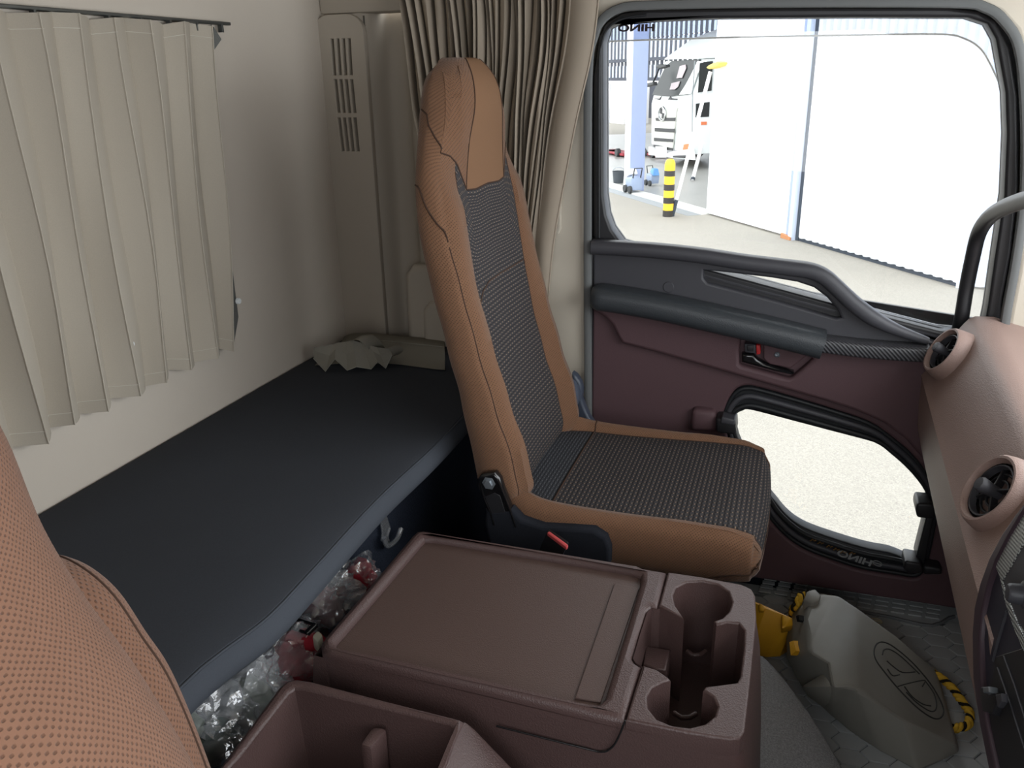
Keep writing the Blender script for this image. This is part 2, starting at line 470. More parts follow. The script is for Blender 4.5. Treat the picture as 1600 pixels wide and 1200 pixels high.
plate('lower_ledge', [(-1.06, .6), (-.75, .6), (-.75, .905), (-1.03, .9), (-1.055, .87)], [], .05, yplane(2.215), CREAML, wall, .018)
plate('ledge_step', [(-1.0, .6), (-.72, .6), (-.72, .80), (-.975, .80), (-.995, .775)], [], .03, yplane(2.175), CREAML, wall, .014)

# opening trim round the door: pillar, roof rail and front pillar in one moulding
ap = [(-0.4943,-0.2297),(-0.5032,0.4143),(-0.5124,0.9586),(-0.5152,1.396),(-0.499,1.481),(-0.481,1.52),(-0.4477,1.538),(-0.3877,1.544),(-0.1027,1.538),(0.258,1.527),(0.319,1.52),(0.3583,1.502),(0.3935,1.466),(0.4194,1.408),(0.4486,1.276),(0.471,1.097),(0.478,0.9783),(0.4778,0.8615),(0.4887,0.6689),(0.5083,0.3664),(0.5357,-0.0059)]
ap[0] = (ap[1][0], -.05); ap[-1] = (ap[-2][0] - .02, -.05)
outer = [(-.625, -.08)] + [(-.625, 2.0), (.9, 2.0), (.9, -.08)]
ring = [(-.63, -.06), (-.63, 1.99), (.78, 1.99), (.8, 1.55), (.84, 1.1), (.9, .8), (.9, .6)] + list(reversed(ap[:-2]))
tr = plate('trim_3', ring, [], .09, yplane(2.21), CREAM, None, .012); tr['kind'] = 'structure'
ho = [(-0.4622,1.536),(-0.4426,1.538),(-0.4612,1.562),(-0.4825,1.563)]
gd = plate('belt_guide', [(-0.6003,1.12),(-0.5918,1.126),(-0.58,1.125),(-0.575,1.115),(-0.575,1.028),(-0.5818,1.014),(-0.599,1.017),(-0.6058,1.04)], [[(-0.5953,1.112),(-0.5851,1.115),(-0.5834,1.109),(-0.5852,1.031),(-0.5972,1.03)]], .012, yplane(2.122), CREAM, tr, .003)
box('guide_pocket', (-.606, 2.113, 1.0), (-.596, 2.12, 1.1), BLKG, tr, 0)

# ================================================================== PASSENGER DOOR
door = struct('door_1', (0, 2.15, 0))
ws = [(-0.4942,0.4351),(-0.5026,0.9923),(-0.5057,1.395),(-0.4913,1.488),(-0.4718,1.522),(-0.4357,1.542),(-0.373,1.547),(-0.103,1.541),(0.2582,1.526),(0.3281,1.514),(0.3677,1.487),(0.4033,1.435),(0.4343,1.318),(0.4617,1.153),(0.4694,1.008),(0.4699,0.8865),(0.4739,0.7628)]
pth = [Vector((a, 2.108, b)) for a, b in ws]
sweep('weatherstrip', pth[:2] + cr(pth[1:-1], 4)[1:] + pth[-1:], rrect(.02, .02, .007, 2), (0, -1, 0), RUBG, door)
wo = [(-0.4933,0.9555),(-0.4993,1.395),(-0.4895,1.482),(-0.4699,1.515),(-0.4334,1.533),(-0.3762,1.539),(-0.1031,1.532),(0.2618,1.518),(0.3239,1.508),(0.3608,1.486),(0.3928,1.435),(0.4227,1.34),(0.4557,1.153),(0.4649,1.004),(0.4644,0.8947),(0.4783,0.7568),(0.3573,0.7465),(0.1064,0.8079),(-0.207,0.8864)]
wh = [(-0.4633,1.061),(-0.4714,1.11),(-0.4791,1.473),(-0.4695,1.504),(-0.4428,1.516),(-0.2159,1.516),(0.0833,1.507),(0.3044,1.498),(0.3434,1.484),(0.3639,1.454),(0.3992,1.347),(0.4157,1.261),(0.4312,1.131),(0.4342,1.006),(0.4384,0.8693),(0.4372,0.8084),(0.3464,0.8126),(0.1153,0.862),(-0.2099,0.9356),(-0.4231,0.9922),(-0.4494,1.026)]
fr = plate('window_frame', wo, [wh], .06, yplane(2.2), BLK, door, .006)
fl_o = [(p[0] * 1.0 + (.03 if p[0] > 0 else -.12), p[1] + (.03 if p[1] > 1.2 else 0)) for p in wo]
plate('frame_flange', fl_o, [[(p[0], p[1]) for p in wh]], .012, yplane(2.21), BLK, door, .001)
tube('frame_edge_strip', [(a, 2.136, b) for a, b in cr([(p[0], p[1], 0) for p in [(-0.4795,1.004),(-0.4857,1.395),(-0.4791,1.474),(-0.4627,1.506),(-0.4293,1.523),(-0.3752,1.529)]], 4) and [(q.x, q.y) for q in cr([(p[0], p[1], 0) for p in [(-0.4795,1.004),(-0.4857,1.395),(-0.4791,1.474),(-0.4627,1.506),(-0.4293,1.523),(-0.3752,1.529)]], 4)]], .003, RUB, fr)
plate('window_glass', [(p[0] + (.012 if p[0] > 0 else -.012), p[1]) for p in wh], [], .004, yplane(2.196), GLASS, door, .0008)
# smoked wind deflector outside the glass, painted edge highlight, lettering moulded into it
vis = plate('wind_deflector', [(-0.529,1.478),(-0.2243,1.478),(0.0919,1.474),(0.2683,1.47),(0.315,1.461),(0.3518,1.44),(0.3796,1.404),(0.4179,1.339),(0.4327,1.35),(0.4046,1.523),(-0.5302,1.562)], [], .004, yplane(2.254), VISOR, door, .0008)
tube('deflector_edge_highlight', [(p.x, 2.25, p.y) for p in cr([(a, b, 0) for a, b in [(-0.529,1.478),(-0.2243,1.478),(0.0919,1.474),(0.2683,1.47),(0.315,1.461),(0.3518,1.44),(0.3796,1.404),(0.4179,1.339)]], 5)], .0022, WHITE, vis)
tc = [(-0.419,1.506)][0]
text('deflector_lettering', 'HINO', .024, lambda u, v, w_: (tc[0] - u, 2.248 + w_, tc[1] + v), WINE, vis, .0009, .0006, sx=1.5, sy=.92, rot=.02)

# lower panel with the cut-out for the low side window
lwo = [(-0.1358,0.5375),(-0.1342,0.5635),(-0.1246,0.5952),(-0.108,0.6223),(-0.0814,0.6339),(-0.0403,0.6289),(0.0324,0.6137),(0.1308,0.5908),(0.2191,0.5659),(0.2736,0.5326),(0.3293,0.4883),(0.3739,0.4339),(0.3982,0.384),(0.4076,0.3339),(0.4073,0.2814),(0.4055,0.2171),(0.4011,0.1702),(0.3836,0.1395),(0.34,0.137),(0.2506,0.139),(0.1761,0.1538),(0.1094,0.1726),(0.0601,0.1997),(0.014,0.2426),(-0.0117,0.2803),(-0.0575,0.3722),(-0.111,0.4617)]
lwi = [(-0.1066,0.5328),(-0.1034,0.5477),(-0.0887,0.5581),(-0.0682,0.5623),(0.0292,0.5452),(0.1201,0.5285),(0.2444,0.5051),(0.2719,0.4898),(0.3097,0.4591),(0.3482,0.4235),(0.3736,0.3911),(0.3845,0.3668),(0.3871,0.3411),(0.3881,0.2833),(0.3745,0.1902),(0.312,0.198),(0.2443,0.2031),(0.1321,0.2267),(0.0791,0.246),(0.0439,0.2717),(0.0179,0.301),(-0.0056,0.3289),(-0.0511,0.3961),(-0.0947,0.4763)]
lwoS = [(p.x, p.y) for p in cr([(a, b, 0) for a, b in lwo], 4, True)]
lwiS = [(p.x, p.y) for p in cr([(a, b, 0) for a, b in lwi], 4, True)]
plate('lower_panel', [(-.495, .066), (.62, .066), (.62, .80), (-.495, .84)], [lwoS], .03, yplane(2.17), MARD, door, .008)
box('door_skin', (-.64, 2.185, .0), (-.12, 2.21, .9), BLK, door, 0)
box('door_light_baffle', (-.64, 2.16, .068), (.9, 2.268, .084), BLK, door, 0)  # unseen box, added to stop window light falling on the tread
plate('outer_skin_baffle', [(-.66, -.06), (.95, -.06), (.95, .80), (.6, .80), (-.3, .9), (-.66, .93)], [[(p.x, p.y) for p in cr([(a, b, 0) for a, b in [(-0.1435,0.4883),(-0.1418,0.5158),(-0.1317,0.5494),(-0.1142,0.5779),(-0.086,0.5902),(-0.0426,0.5849),(0.0343,0.5689),(0.1383,0.5446),(0.2316,0.5183),(0.2892,0.4832),(0.3481,0.4363),(0.3952,0.3789),(0.4209,0.3261),(0.4309,0.2731),(0.4305,0.2177),(0.4286,0.1497),(0.424,0.1001),(0.4054,0.0676),(0.3594,0.0649),(0.2648,0.0671),(0.1861,0.0827),(0.1157,0.1026),(0.0636,0.1313),(0.0148,0.1767),(-0.0124,0.2165),(-0.0608,0.3136),(-0.1173,0.4082)]], 4, True)]], .012, yplane(2.275), BLK, door, .001)  # plate added to stop daylight leaking in under the door
box('door_edge_strip', (-.522, 2.128, .05), (-.492, 2.17, 1.0), BLK, door, .003)
box('sill_cover', (-.5, 2.27, -.01), (.7, 2.3, .12), MARD, door, .01)
seal = plate('lower_window_seal', lwoS, [lwiS], .05, yplane(2.20), RUB, door, .008)
mid = lambda t: [(a[0] + (b[0] - a[0]) * t, a[1] + (b[1] - a[1]) * t) for a, b in zip(lwo, lwi0)]
lwi0 = [(-0.11,0.5272),(-0.1096,0.5429),(-0.1001,0.5543),(-0.0819,0.5604),(-0.0636,0.5628),(-0.0264,0.5571),(0.0382,0.5447),(0.138,0.526),(0.2446,0.5037),(0.2908,0.4745),(0.3338,0.4369),(0.3684,0.3981),(0.3836,0.3667),(0.3871,0.3411),(0.3881,0.2992),(0.3839,0.2505),(0.3783,0.2116),(0.3721,0.192),(0.3164,0.1977),(0.2443,0.2031),(0.1792,0.2166),(0.1132,0.2309),(0.0741,0.2497),(0.0336,0.2823),(0.0074,0.3143),(-0.0511,0.3961),(-0.0947,0.4763)]
def loop(pts, y, r, mat, nm, sx=1):
    P = cr([(a, y, b) for a, b in pts], 4, True)
    return sweep(nm, P, circ(r, 8, sx), (0, -1, 0), mat, seal, True, False, ang=60)
loop(mid(.12), 2.148, .006, RUB, 'outer_lip')
loop(mid(.42), 2.146, .008, GREYD, 'middle_lip')
loop(mid(.78), 2.146, .007, RUB, 'inner_lip')
plate('lower_window_glass', [(p[0], p[1]) for p in lwo], [], .004, yplane(2.205), GLASS, door, .0008)
hc = [(0.2278,0.176)][0]; he = [(0.285,0.1707)][0]; sl = -.21
text('lower_lettering', 'HINO', .026, lambda u, v, w_: (hc[0] - u, 2.136 - w_, hc[1] + v), M('faded_lettering', (136, 138, 138), .5), seal, .0008, .0004, sx=1.35, rot=.22)
P = [(he[0] + .011 * math.cos(a) , 2.136, he[1] + .007 * math.sin(a) - .22 * .011 * math.cos(a)) for a in [2 * PI * k / 20 for k in range(20)]]
tube('lower_emblem', P, .0016, M('faded_lettering_2', (136, 138, 138), .5), seal, True, 6)
tube('lower_emblem_bar', [(he[0] - .009, 2.136, he[1] + .002), (he[0] + .009, 2.136, he[1] - .002)], .0014, M('faded_lettering_3', (136, 138, 138), .5), seal)
SCR = M('faded_orange_script', (120, 88, 46), .6)
for a in [(0.1186,0.2123),(0.1381,0.2074),(0.1611,0.2005),(0.1795,0.1947),(0.1977,0.1892),(0.2197,0.1897)] :
    tube('script_stroke', [(a[0] - .006, 2.136, a[1] - .003), (a[0], 2.136, a[1] + .004), (a[0] + .004, 2.136, a[1] - .001), (a[0] + .009, 2.136, a[1] + .002)], .0017, SCR, seal, n=5)
# latches of the low window
def px_box(name, p, y0, y1, mat, bev=.006, parent=None):
    bm = bmesh.new(); n = len(p)
    a = [bm.verts.new((q[0], y0, q[1])) for q in p]; b = [bm.verts.new((q[0], y1, q[1])) for q in p]
    bm.faces.new(a); bm.faces.new(list(reversed(b)))
    for i in range(n): bm.faces.new((a[i], b[i], b[(i + 1) % n], a[(i + 1) % n]))
    bmesh.ops.recalc_face_normals(bm, faces=bm.faces); bevel(bm, bev, 3)
    return bm_obj(name, bm, mat, parent or door)
px_box('rear_latch', [(-0.152,0.556),(-0.1039,0.5559),(-0.0981,0.5133),(-0.1495,0.5152)], 2.09, 2.17, BLK)
px_box('latch_cap', [(-0.1374,0.5655),(-0.1048,0.5597),(-0.1036,0.5427),(-0.1398,0.5465)], 2.08, 2.12, GREYD, .004)
px_box('latch_base', [(-0.2181,0.5655),(-0.1544,0.5644),(-0.1487,0.507),(-0.2199,0.5011)], 2.11, 2.16, MARD, .014)
px_box('upper_hinge', [(0.347,0.3866),(0.3814,0.3887),(0.3902,0.378),(0.3911,0.3478),(0.3522,0.3468),(0.346,0.3662)], 2.08, 2.15, BLK)
px_box('lower_hinge', [(0.3414,0.221),(0.3796,0.2188),(0.3872,0.1935),(0.3549,0.1822),(0.3404,0.1957)], 2.08, 2.15, BLK)
px_box('hinge_bracket', [(0.3881,0.2029),(0.4302,0.2025),(0.4348,0.1846),(0.3916,0.1767)], 2.10, 2.16, BLK)
px_box('glass_front_rail', [(0.3775,0.3375),(0.3965,0.3405),(0.3926,0.201),(0.369,0.2129)], 2.11, 2.17, BLK, .005)

# proud upper panel, handle recess, lever
up = [(-0.4914,0.8615),(-0.3126,0.8411),(-0.1009,0.8026),(0.088,0.7663),(0.3133,0.7682),(0.3481,0.6688),(0.3874,0.4508),(0.3506,0.4903),(0.3064,0.5378),(0.2506,0.5764),(0.1832,0.6019),(0.116,0.6189),(0.048,0.6338),(-0.021,0.6489),(-0.1434,0.6754),(-0.3073,0.711),(-0.4079,0.7298),(-0.4195,0.7467),(-0.4352,0.7786),(-0.4581,0.8),(-0.4908,0.8176)]
rc = [(-0.1063,0.7681),(-0.108,0.7383),(-0.1053,0.6989),(-0.0997,0.6941),(-0.0452,0.6836),(0.0045,0.6728),(0.0181,0.6715),(0.0271,0.6764),(0.0476,0.6998),(0.0701,0.7267),(0.057,0.7402)]
plate('upper_panel', up, [rc], .045, yplane(2.16), MARD, door, .009)
hd = struct('tmp', (0, 0, 0)); bpy.data.objects.remove(hd)
rec = plate('handle_recess', [(p[0] + (.01 if p[0] > [(-0.0341,0.7148)][0][0] else -.01), p[1] + (.004 if i in (0, 9, 10) else -.006)) for i, p in enumerate(rc)], [], .006, yplane(2.158), BLKG, door, .001)
plate('recess_cover', [(-0.0528,0.7766),(-0.0481,0.7165),(-0.0406,0.7082),(-0.0306,0.7016),(0.0199,0.6956),(0.0539,0.731),(0.0579,0.7576)], [], .025, yplane(2.15), MARD, rec, .004)
sc = [(-0.016,0.7296)][0]
lathe('screw', [(0, .0), (.003, .001), (.0045, .003), (.0065, .002), (.0075, 0)], lambda u, v, w_: (sc[0] + u, 2.124 - w_, sc[1] + v), STEEL, rec, 14)
lev = plate('door_lever', [(-0.1013,0.727),(-0.0718,0.7272),(-0.0614,0.7154),(-0.04,0.7039),(-0.0055,0.695),(0.028,0.6888),(0.0291,0.684),(0.024,0.6806),(-0.0183,0.6864),(-0.0737,0.6979),(-0.0996,0.7031)], [], .03, yplane(2.148), BLKG, door, .007)
lk = px_box('lock_tab', [(-0.0965,0.7562),(-0.0682,0.7563),(-0.0664,0.7321),(-0.0938,0.7343)], 2.108, 2.14, GREYD, .003)
px_box('red_flag', [(-0.0679,0.7566),(-0.058,0.7559),(-0.0553,0.7333),(-0.0648,0.7303)], 2.107, 2.14, REDP, .002)
px_box('lock_pad', [(-0.0909,0.7539),(-0.0732,0.7534),(-0.0734,0.7376),(-0.0885,0.7393)], 2.105, 2.115, BLK, .002)

# black upper moulding with the pass-through grab bar
um = [(-0.492,0.988),(-0.4191,0.991),(-0.3192,0.988),(-0.2151,0.9832),(-0.1136,0.9738),(-0.0147,0.9646),(0.0438,0.9559),(0.07,0.947),(0.0874,0.9308),(0.125,0.9022),(0.1803,0.854),(0.2402,0.8188),(0.3411,0.7898),(0.3662,0.7814),(0.3691,0.7609),(0.3305,0.7576),(0.2284,0.7632),(0.0965,0.7669),(-0.1013,0.8027),(-0.313,0.8324),(-0.4902,0.8498)]
oh = [(-0.2091,0.9364),(-0.151,0.9329),(-0.0439,0.9252),(0.0153,0.918),(0.0549,0.9064),(0.0858,0.8847),(0.1142,0.8552),(0.1245,0.8364),(0.1133,0.8335),(0.0276,0.8545),(-0.0732,0.8779),(-0.1969,0.9035),(-0.2079,0.9151)]
plate('upper_moulding', um, [oh], .03, yplane(2.15), GREYD, door, .006)
gb = [(-0.4886,0.9866),(-0.4129,0.9862),(-0.3143,0.9833),(-0.2114,0.9761),(-0.1109,0.9649),(-0.0068,0.9563),(0.0443,0.9508),(0.0769,0.937),(0.104,0.9149),(0.1518,0.8737),(0.1983,0.8427),(0.2499,0.8191),(0.3187,0.797)]
P = cr([(a, 2.105, b) for a, b in gb], 5)
sweep('grab_bar', P, rrect(.036, .05, .014), (0, -1, 0), GREYD, door, scale=[1 if i < len(P) * .8 else 1 - .6 * (i / len(P) - .8) / .2 for i in range(len(P))])
bl = [(-0.504,0.9763),(-0.2121,0.9192),(0.1181,0.8446),(0.3612,0.7955)]
sweep('belt_ledge', [(a, 2.165, b) for a, b in bl], rrect(.014, .05, .004), (0, -1, 0), GREYD, door)
sweep('belt_seal', [(a, 2.178, b + .012) for a, b in bl], rrect(.008, .014, .003), (0, -1, 0), RUB, door)
pc = [(-0.2939,0.8887)][0]
lathe('plug', [(0, .002), (.0125, .002), (.0138, .0005), (.0142, 0)], lambda u, v, w_: (pc[0] + u, 2.12 - w_, pc[1] + v), GREYD, door, 24)
ar = [(-0.4801,0.8686),(-0.4203,0.8648),(-0.3058,0.8516),(-0.2012,0.8354),(-0.099,0.8182),(0.0075,0.799),(0.089,0.7828)]
P = cr([(a, 2.085, b) for a, b in ar], 5)
sweep('armrest_pad', P, [(p[0] + .006, p[1]) for p in rrect(.062, .09, .024, 4)], (0, -1, 0), LEA, door, scale=[.8, .92] + [1] * (len(P) - 2))
# switch strip in front of the armrest
swp = [(0.0878,0.7769),(0.1627,0.7723),(0.2368,0.7707),(0.3221,0.7723)]
sweep('switch_strip', [(a, 2.10, b) for a, b in swp], rrect(.034, .07, .006), (0, -1, 0), CARB, door)
s0 = [(0.1867,0.7792),(0.2432,0.7782),(0.2444,0.7686),(0.1879,0.7688)]
px_box('switch_bezel', s0, 2.07, 2.12, BLKG, .002)
px_box('window_switch', [(0.1978,0.7871),(0.2189,0.7902),(0.2267,0.7756),(0.2043,0.7738)], 2.072, 2.10, GREYD, .003)

# ================================================================== BUNK
def loft(name, rows, mat, parent=None, closed=False, uv=False, ang=40, label=None, caps=False):
    n = len(rows[0]); v = [p for r in rows for p in r]; f = []
    for i in range(len(rows) - 1):
        for k in range(n if closed else n - 1):
            l = (k + 1) % n
            f.append((i * n + k, i * n + l, (i + 1) * n + l, (i + 1) * n + k))
    if caps:
        f.append(tuple(range(n - 1, -1, -1))); f.append(tuple((len(rows) - 1) * n + k for k in range(n)))
    o = from_data(name, v, f, mat, parent, True, ang, label=label)
    bm = bmesh.new(); bm.from_mesh(o.data); bmesh.ops.recalc_face_normals(bm, faces=bm.faces); bm.to_mesh(o.data); bm.free()
    o.data.set_sharp_from_angle(angle=math.radians(ang))
    return o
bunk = thing('bunk_mattress', 'long charcoal bunk mattress with a grey front border, along the rear wall', 'mattress', (-.95, .9, .6))
fx = [(-.32, -.675), (.4, -.685), (.70, -.690), (.78, -.684), (.87, -.668), (1.0, -.671), (1.25, -.681), (1.5, -.674), (1.8, -.68), (2.19, -.69)]
fxs = [(p.x, p.y) for p in cr([(a, b, 0) for a, b in fx], 5)]
sag = lambda y, x: .0015 * math.sin(3 * y + 5 * x)
loft('top_cover', [[(-1.268, y, .605), (-1.268, y, .655), (-1.262, y, .666), (-1.24, y, .671)] + [(-1.24 + (x + .02 + 1.24) * t, y, .671 + sag(y, t)) for t in (.2, .4, .6, .8)] + [(x - .03, y, .672), (x - .014, y, .669), (x - .010, y, .664)] for y, x in fxs], BUNK, bunk)
loft('front_border', [[(x - .0095, y, .665), (x - .003, y, .659), (x + .003, y, .645), (x + .002, y, .630), (x - .006, y, .621), (x - .03, y, .617), (x - .5, y, .606)] for y, x in fxs], BUNKB, bunk)
tube('piping', [(x - .010, y, .667) for y, x in fxs], .0022, BUNKB, bunk, up=(0, 0, 1))
o = sbox('trim_4', (-1.27, -.3, 0), (-.80, 2.19, .605), CARPD); 
hook = thing('plastic_hook', 'clear plastic hook hanging on the dark carpet under the bunk', 'hook', (-.79, 1.3, .5))
def clear_mat(name, whiten, rough, tint=(.95, .96, .98), wr=0, scale=40, gl=.25):
    t = NT(name)
    tr = t.new('ShaderNodeBsdfTransparent'); tr.inputs[0].default_value = (*tint, 1)
    df = t.new('ShaderNodeBsdfDiffuse'); df.inputs[0].default_value = (.75, .77, .8, 1)
    g = t.new('ShaderNodeBsdfGlossy'); g.inputs['Roughness'].default_value = rough
    m1 = t.new('ShaderNodeMixShader'); m2 = t.new('ShaderNodeMixShader')
    lw = t.new('ShaderNodeLayerWeight'); lw.inputs[0].default_value = .35
    t.put(m1.inputs[0], whiten); t.l.new(tr.outputs[0], m1.inputs[1]); t.l.new(df.outputs[0], m1.inputs[2])
    t.put(m2.inputs[0], t.math('MULTIPLY_ADD', lw.outputs['Facing'], .6, gl)); t.l.new(m1.outputs[0], m2.inputs[1]); t.l.new(g.outputs[0], m2.inputs[2])
    t.l.new(m2.outputs[0], t.out.inputs[0])
    if wr:
        co = t.coord(); b = t.new('ShaderNodeBump'); b.inputs['Strength'].default_value = wr; b.inputs['Distance'].default_value = .02
        vo = t.voro(co, scale, 'DISTANCE_TO_EDGE'); nz = t.noise(co, scale * .6, 4, .7)
        t.l.new(t.math('ADD', t.math('MINIMUM', vo, .25), nz), b.inputs['Height'])
        for q in (df, g, lw): t.l.new(b.outputs[0], q.inputs['Normal'])
        if isinstance(whiten, (int, float)):
            wn = t.noise(co, 22, 3, .7); t.put(m1.inputs[0], t.math('MULTIPLY', t.math('MULTIPLY_ADD', wn, 1.6, .2), whiten))
    return t.m
CLEAR = clear_mat('clear_plastic', .22, .15)
hs = [(1.423,0.5216),(1.453,0.5073),(1.466,0.4698),(1.453,0.4589),(1.46,0.4309),(1.443,0.4335),(1.421,0.4648),(1.428,0.4805)]
plate('strap', [(a, b) for a, b in hs], [], .004, xplane(-.79), CLEAR, hook, .001)
hp = [(1.411,0.4799),(1.421,0.4548),(1.446,0.4452),(1.473,0.4454),(1.492,0.4582)]
tube('hook_arm', [(-.775, p.x, p.y) for p in cr([(a, b, 0) for a, b in hp], 5)], .006, CLEAR, hook)

# ================================================================== REAR WINDOW CURTAIN
cur = thing('pleated_curtain', 'pale grey pleated curtain hanging on the rear wall above the bunk', 'curtain', (-1.25, 1.4, .8))
pkT = [(1.196,1.506),(1.284,1.509),(1.376,1.51),(1.461,1.511),(1.56,1.512),(1.662,1.512)]
pkB = [(1.183,0.8276),(1.26,0.829),(1.352,0.8216),(1.43,0.82),(1.51,0.8211),(1.58,0.8257)]
vlT = [(1.263,1.509),(1.357,1.512),(1.447,1.513),(1.543,1.514),(1.638,1.514)]
vlB = [(1.234,0.8149),(1.326,0.8124),(1.405,0.81),(1.49,0.8073),(1.568,0.8086)]
seq = []
for k in range(5):
    seq.append((pkT[k][0], pkB[k][0], 1)); seq.append((vlT[k][0], vlB[k][0], 0))
seq.append((pkT[5][0], pkB[5][0], 1))
pre = []
pt = seq[0][0] - seq[2][0]; pb = seq[0][1] - seq[2][1]
for k in (3, 2, 1):
    pre.append((seq[0][0] + pt * k, seq[0][1] + pb * k, 1)); pre.append((seq[1][0] + pt * k, seq[1][1] + pb * k, 0))
seq = [(pre[0][0] - .05, pre[0][1] - .05, 0)] + pre + seq
zt, zb = 1.517, .812
NR = 22
def cpt(i, t):
    a, b, k = seq[i]; y = a + (b - a) * t + .004 * math.sin(t * 7 + i * 2.1) * t
    x = -1.220 if k else -1.262
    x += .006 * math.sin(t * 5 + i) + (.012 * math.exp(-t * 14) if not k and i % 4 == 1 else 0)
    z = zt + (zb - zt) * t + .004 * math.sin(i * 1.7)
    return (x, y, z)
rows = [[cpt(i, r / NR) for i in range(len(seq))] for r in range(NR + 1)]
# a little slack in every panel
R2 = []
for r in rows:
    q = []
    for i in range(len(r) - 1):
        a, b = Vector(r[i]), Vector(r[i + 1]); q.append(a)
        for t in (.33, .67):
            p = a.lerp(b, t); p.x += .004 * (1 if seq[i][2] else -1) * (1 if i % 2 else .4); q.append(p)
    q.append(Vector(r[-1])); R2.append(q)
cl = loft('cloth', R2, CURT, cur, ang=25)
for i, s in enumerate(seq):
    if s[2]: tube('pleat_edge', [Vector(cpt(i, t / 10)) + Vector((.001, 0, 0)) for t in range(11)], .0013, CURT, cur, n=5)
for tt, nm in ((.035, 'top_stitching'), (.965, 'hem_stitching')):
    tube(nm, [Vector(cpt(i, tt)) + Vector((.0012, -.0004, 0)) for i in range(len(seq))], .0007, STITCH, cur, n=4)
ye = seq[-1]
me = [[(-1.226, ye[0] + (ye[1] - ye[0]) * t, zt + (zb - zt) * t), (-1.25, ye[0] + (ye[1] - ye[0]) * t + .012 + .075 * max(0, min(t, .92) - .22) - .3 * max(0, t - .92), zt + (zb - zt) * t), (-1.264, ye[0] + (ye[1] - ye[0]) * t + .0 + .03 * t, zt + (zb - zt) * t)] for t in [k / 12 for k in range(13)]]
loft('backing_fold', me, MESHG, cur, ang=20)
for nm, (a, b), xx in (('snap', [(1.275,0.9173)][0], -1.226), ('snap', [(1.641,0.9131)][0], -1.236)):
    lathe(nm, [(0, .004), (.006, .0035), (.0075, .001), (.0075, -.004)], lambda u, v, w_: (xx + w_, a + u, b + v), SNAP, cur, 12)
sweep('curtain_rail', [(-1.258, .9, 1.524), (-1.258, 1.765, 1.524)], rrect(.014, .007, .002), (0, 0, 1), ALU, cur)
for k in range(9): box('glider', (-1.262, 1.05 + k * .085, 1.505), (-1.25, 1.056 + k * .085, 1.522), ALU, cur, .001)
hull_obj('corner_bracket', [(-1.268, a, b) for a, b in [(1.715,1.518),(1.746,1.493),(1.7,1.463)]] + [(-1.24, a, b) for a, b in [(1.687,1.514),(1.708,1.489),(1.674,1.464)]], MESHG, cur)

# ================================================================== GATHERED SIDE CURTAIN
sc_ = thing('partition_curtain', 'beige curtain gathered in many narrow folds behind the passenger seat', 'curtain', (-.7, 2.08, .75))
NF = 25; per = 10; NRr = 30
wts = [1.9 if k < 4 else (1.25 if k < 8 else .8 + .25 * ((k * 7) % 3)) for k in range(NF)]
tot = sum(wts); base = [0]
for q in wts: base.append(base[-1] + q / tot)
Lz = [(1.66, -1.0, -.545), (1.58, -.985, -.535), (1.45, -.97, -.545), (1.3, -.95, -.575), (1.15, -.91, -.60), (1.0, -.85, -.622), (.85, -.79, -.632), (.68, -.76, -.635)]
Lzs = cr(Lz, 5)
rows = []
for r, (z, xl, xr) in enumerate(Lzs):
    row = []; t = r / (len(Lzs) - 1)
    for k in range(NF):
        for j in range(per):
            s = base[k] + (base[k + 1] - base[k]) * j / per
            ph = 2 * PI * j / per; wv = .006 * math.sin(z * 9 + k * 1.3) * (1 - .4 * t)
            wd = (xr - xl) * (base[k + 1] - base[k])
            row.append((xl + (xr - xl) * s + wv + .30 * wd * math.sin(ph * 1.0 + .9) , 2.085 - (.028 + .006 * math.sin(k * 2.3)) * math.cos(ph) - .008 * math.sin(k * 1.7 + z * 3), z))
    rows.append(row)
loft('cloth', rows, CURTS, sc_, ang=70)
hem = []
for r, (z, xl, xr) in enumerate(Lzs):
    t = r / (len(Lzs) - 1); wdt = .068 * (1 - .55 * t)
    hem.append([(xr - .012, 2.07, z), (xr + .006, 2.056, z), (xr + wdt * .5, 2.05, z), (xr + wdt, 2.062, z), (xr + wdt + .002, 2.067, z)])
loft('leading_hem', hem, CURTS, sc_, ang=70)
tube('hem_edge', [h[3] for h in hem], .0018, CURTS, sc_, n=6)

# ================================================================== CLOTH BAND ON THE BUNK
bd = thing('fabric_band', 'crumpled grey cloth band lying in the far corner of the bunk', 'cloth', (-1.1, 2.1, .672))
tp = [(-1.355,0.6398),(-1.291,0.6566),(-1.239,0.67),(-1.192,0.6774),(-1.149,0.6786),(-1.084,0.6769),(-0.9878,0.6759),(-0.9346,0.6735)]
bt = [(-1.201,1.882),(-1.157,1.907),(-1.121,1.925),(-1.084,1.935),(-1.045,1.941),(-0.9979,1.95),(-0.8813,1.938),(-0.8447,1.939)]
STITCH2 = M('band_hem', (150, 148, 138), .9)
CB = M('band_cloth', (136, 132, 122), .95, .1, fine=.12, fscale=600)
T_ = cr([(max(a, -1.262), 2.15, b + .014) for a, b in tp], 4); B_ = cr([(max(a, -1.262), b, .677) for a, b in bt], 4)
loft('long_strip', [[a, a.lerp(b, .3) + Vector((0, 0, .004)), a.lerp(b, .7) + Vector((0, 0, .002)), b, b + Vector((0, .004, -.003)), a + Vector((0, .006, -.004))] for a, b in zip(T_, B_)], CB, bd, True, caps=True)
tube('strip_hem', [a.lerp(b, .3) + Vector((0, 0, .0045)) for a, b in zip(T_, B_)], .002, CB, bd, n=5)
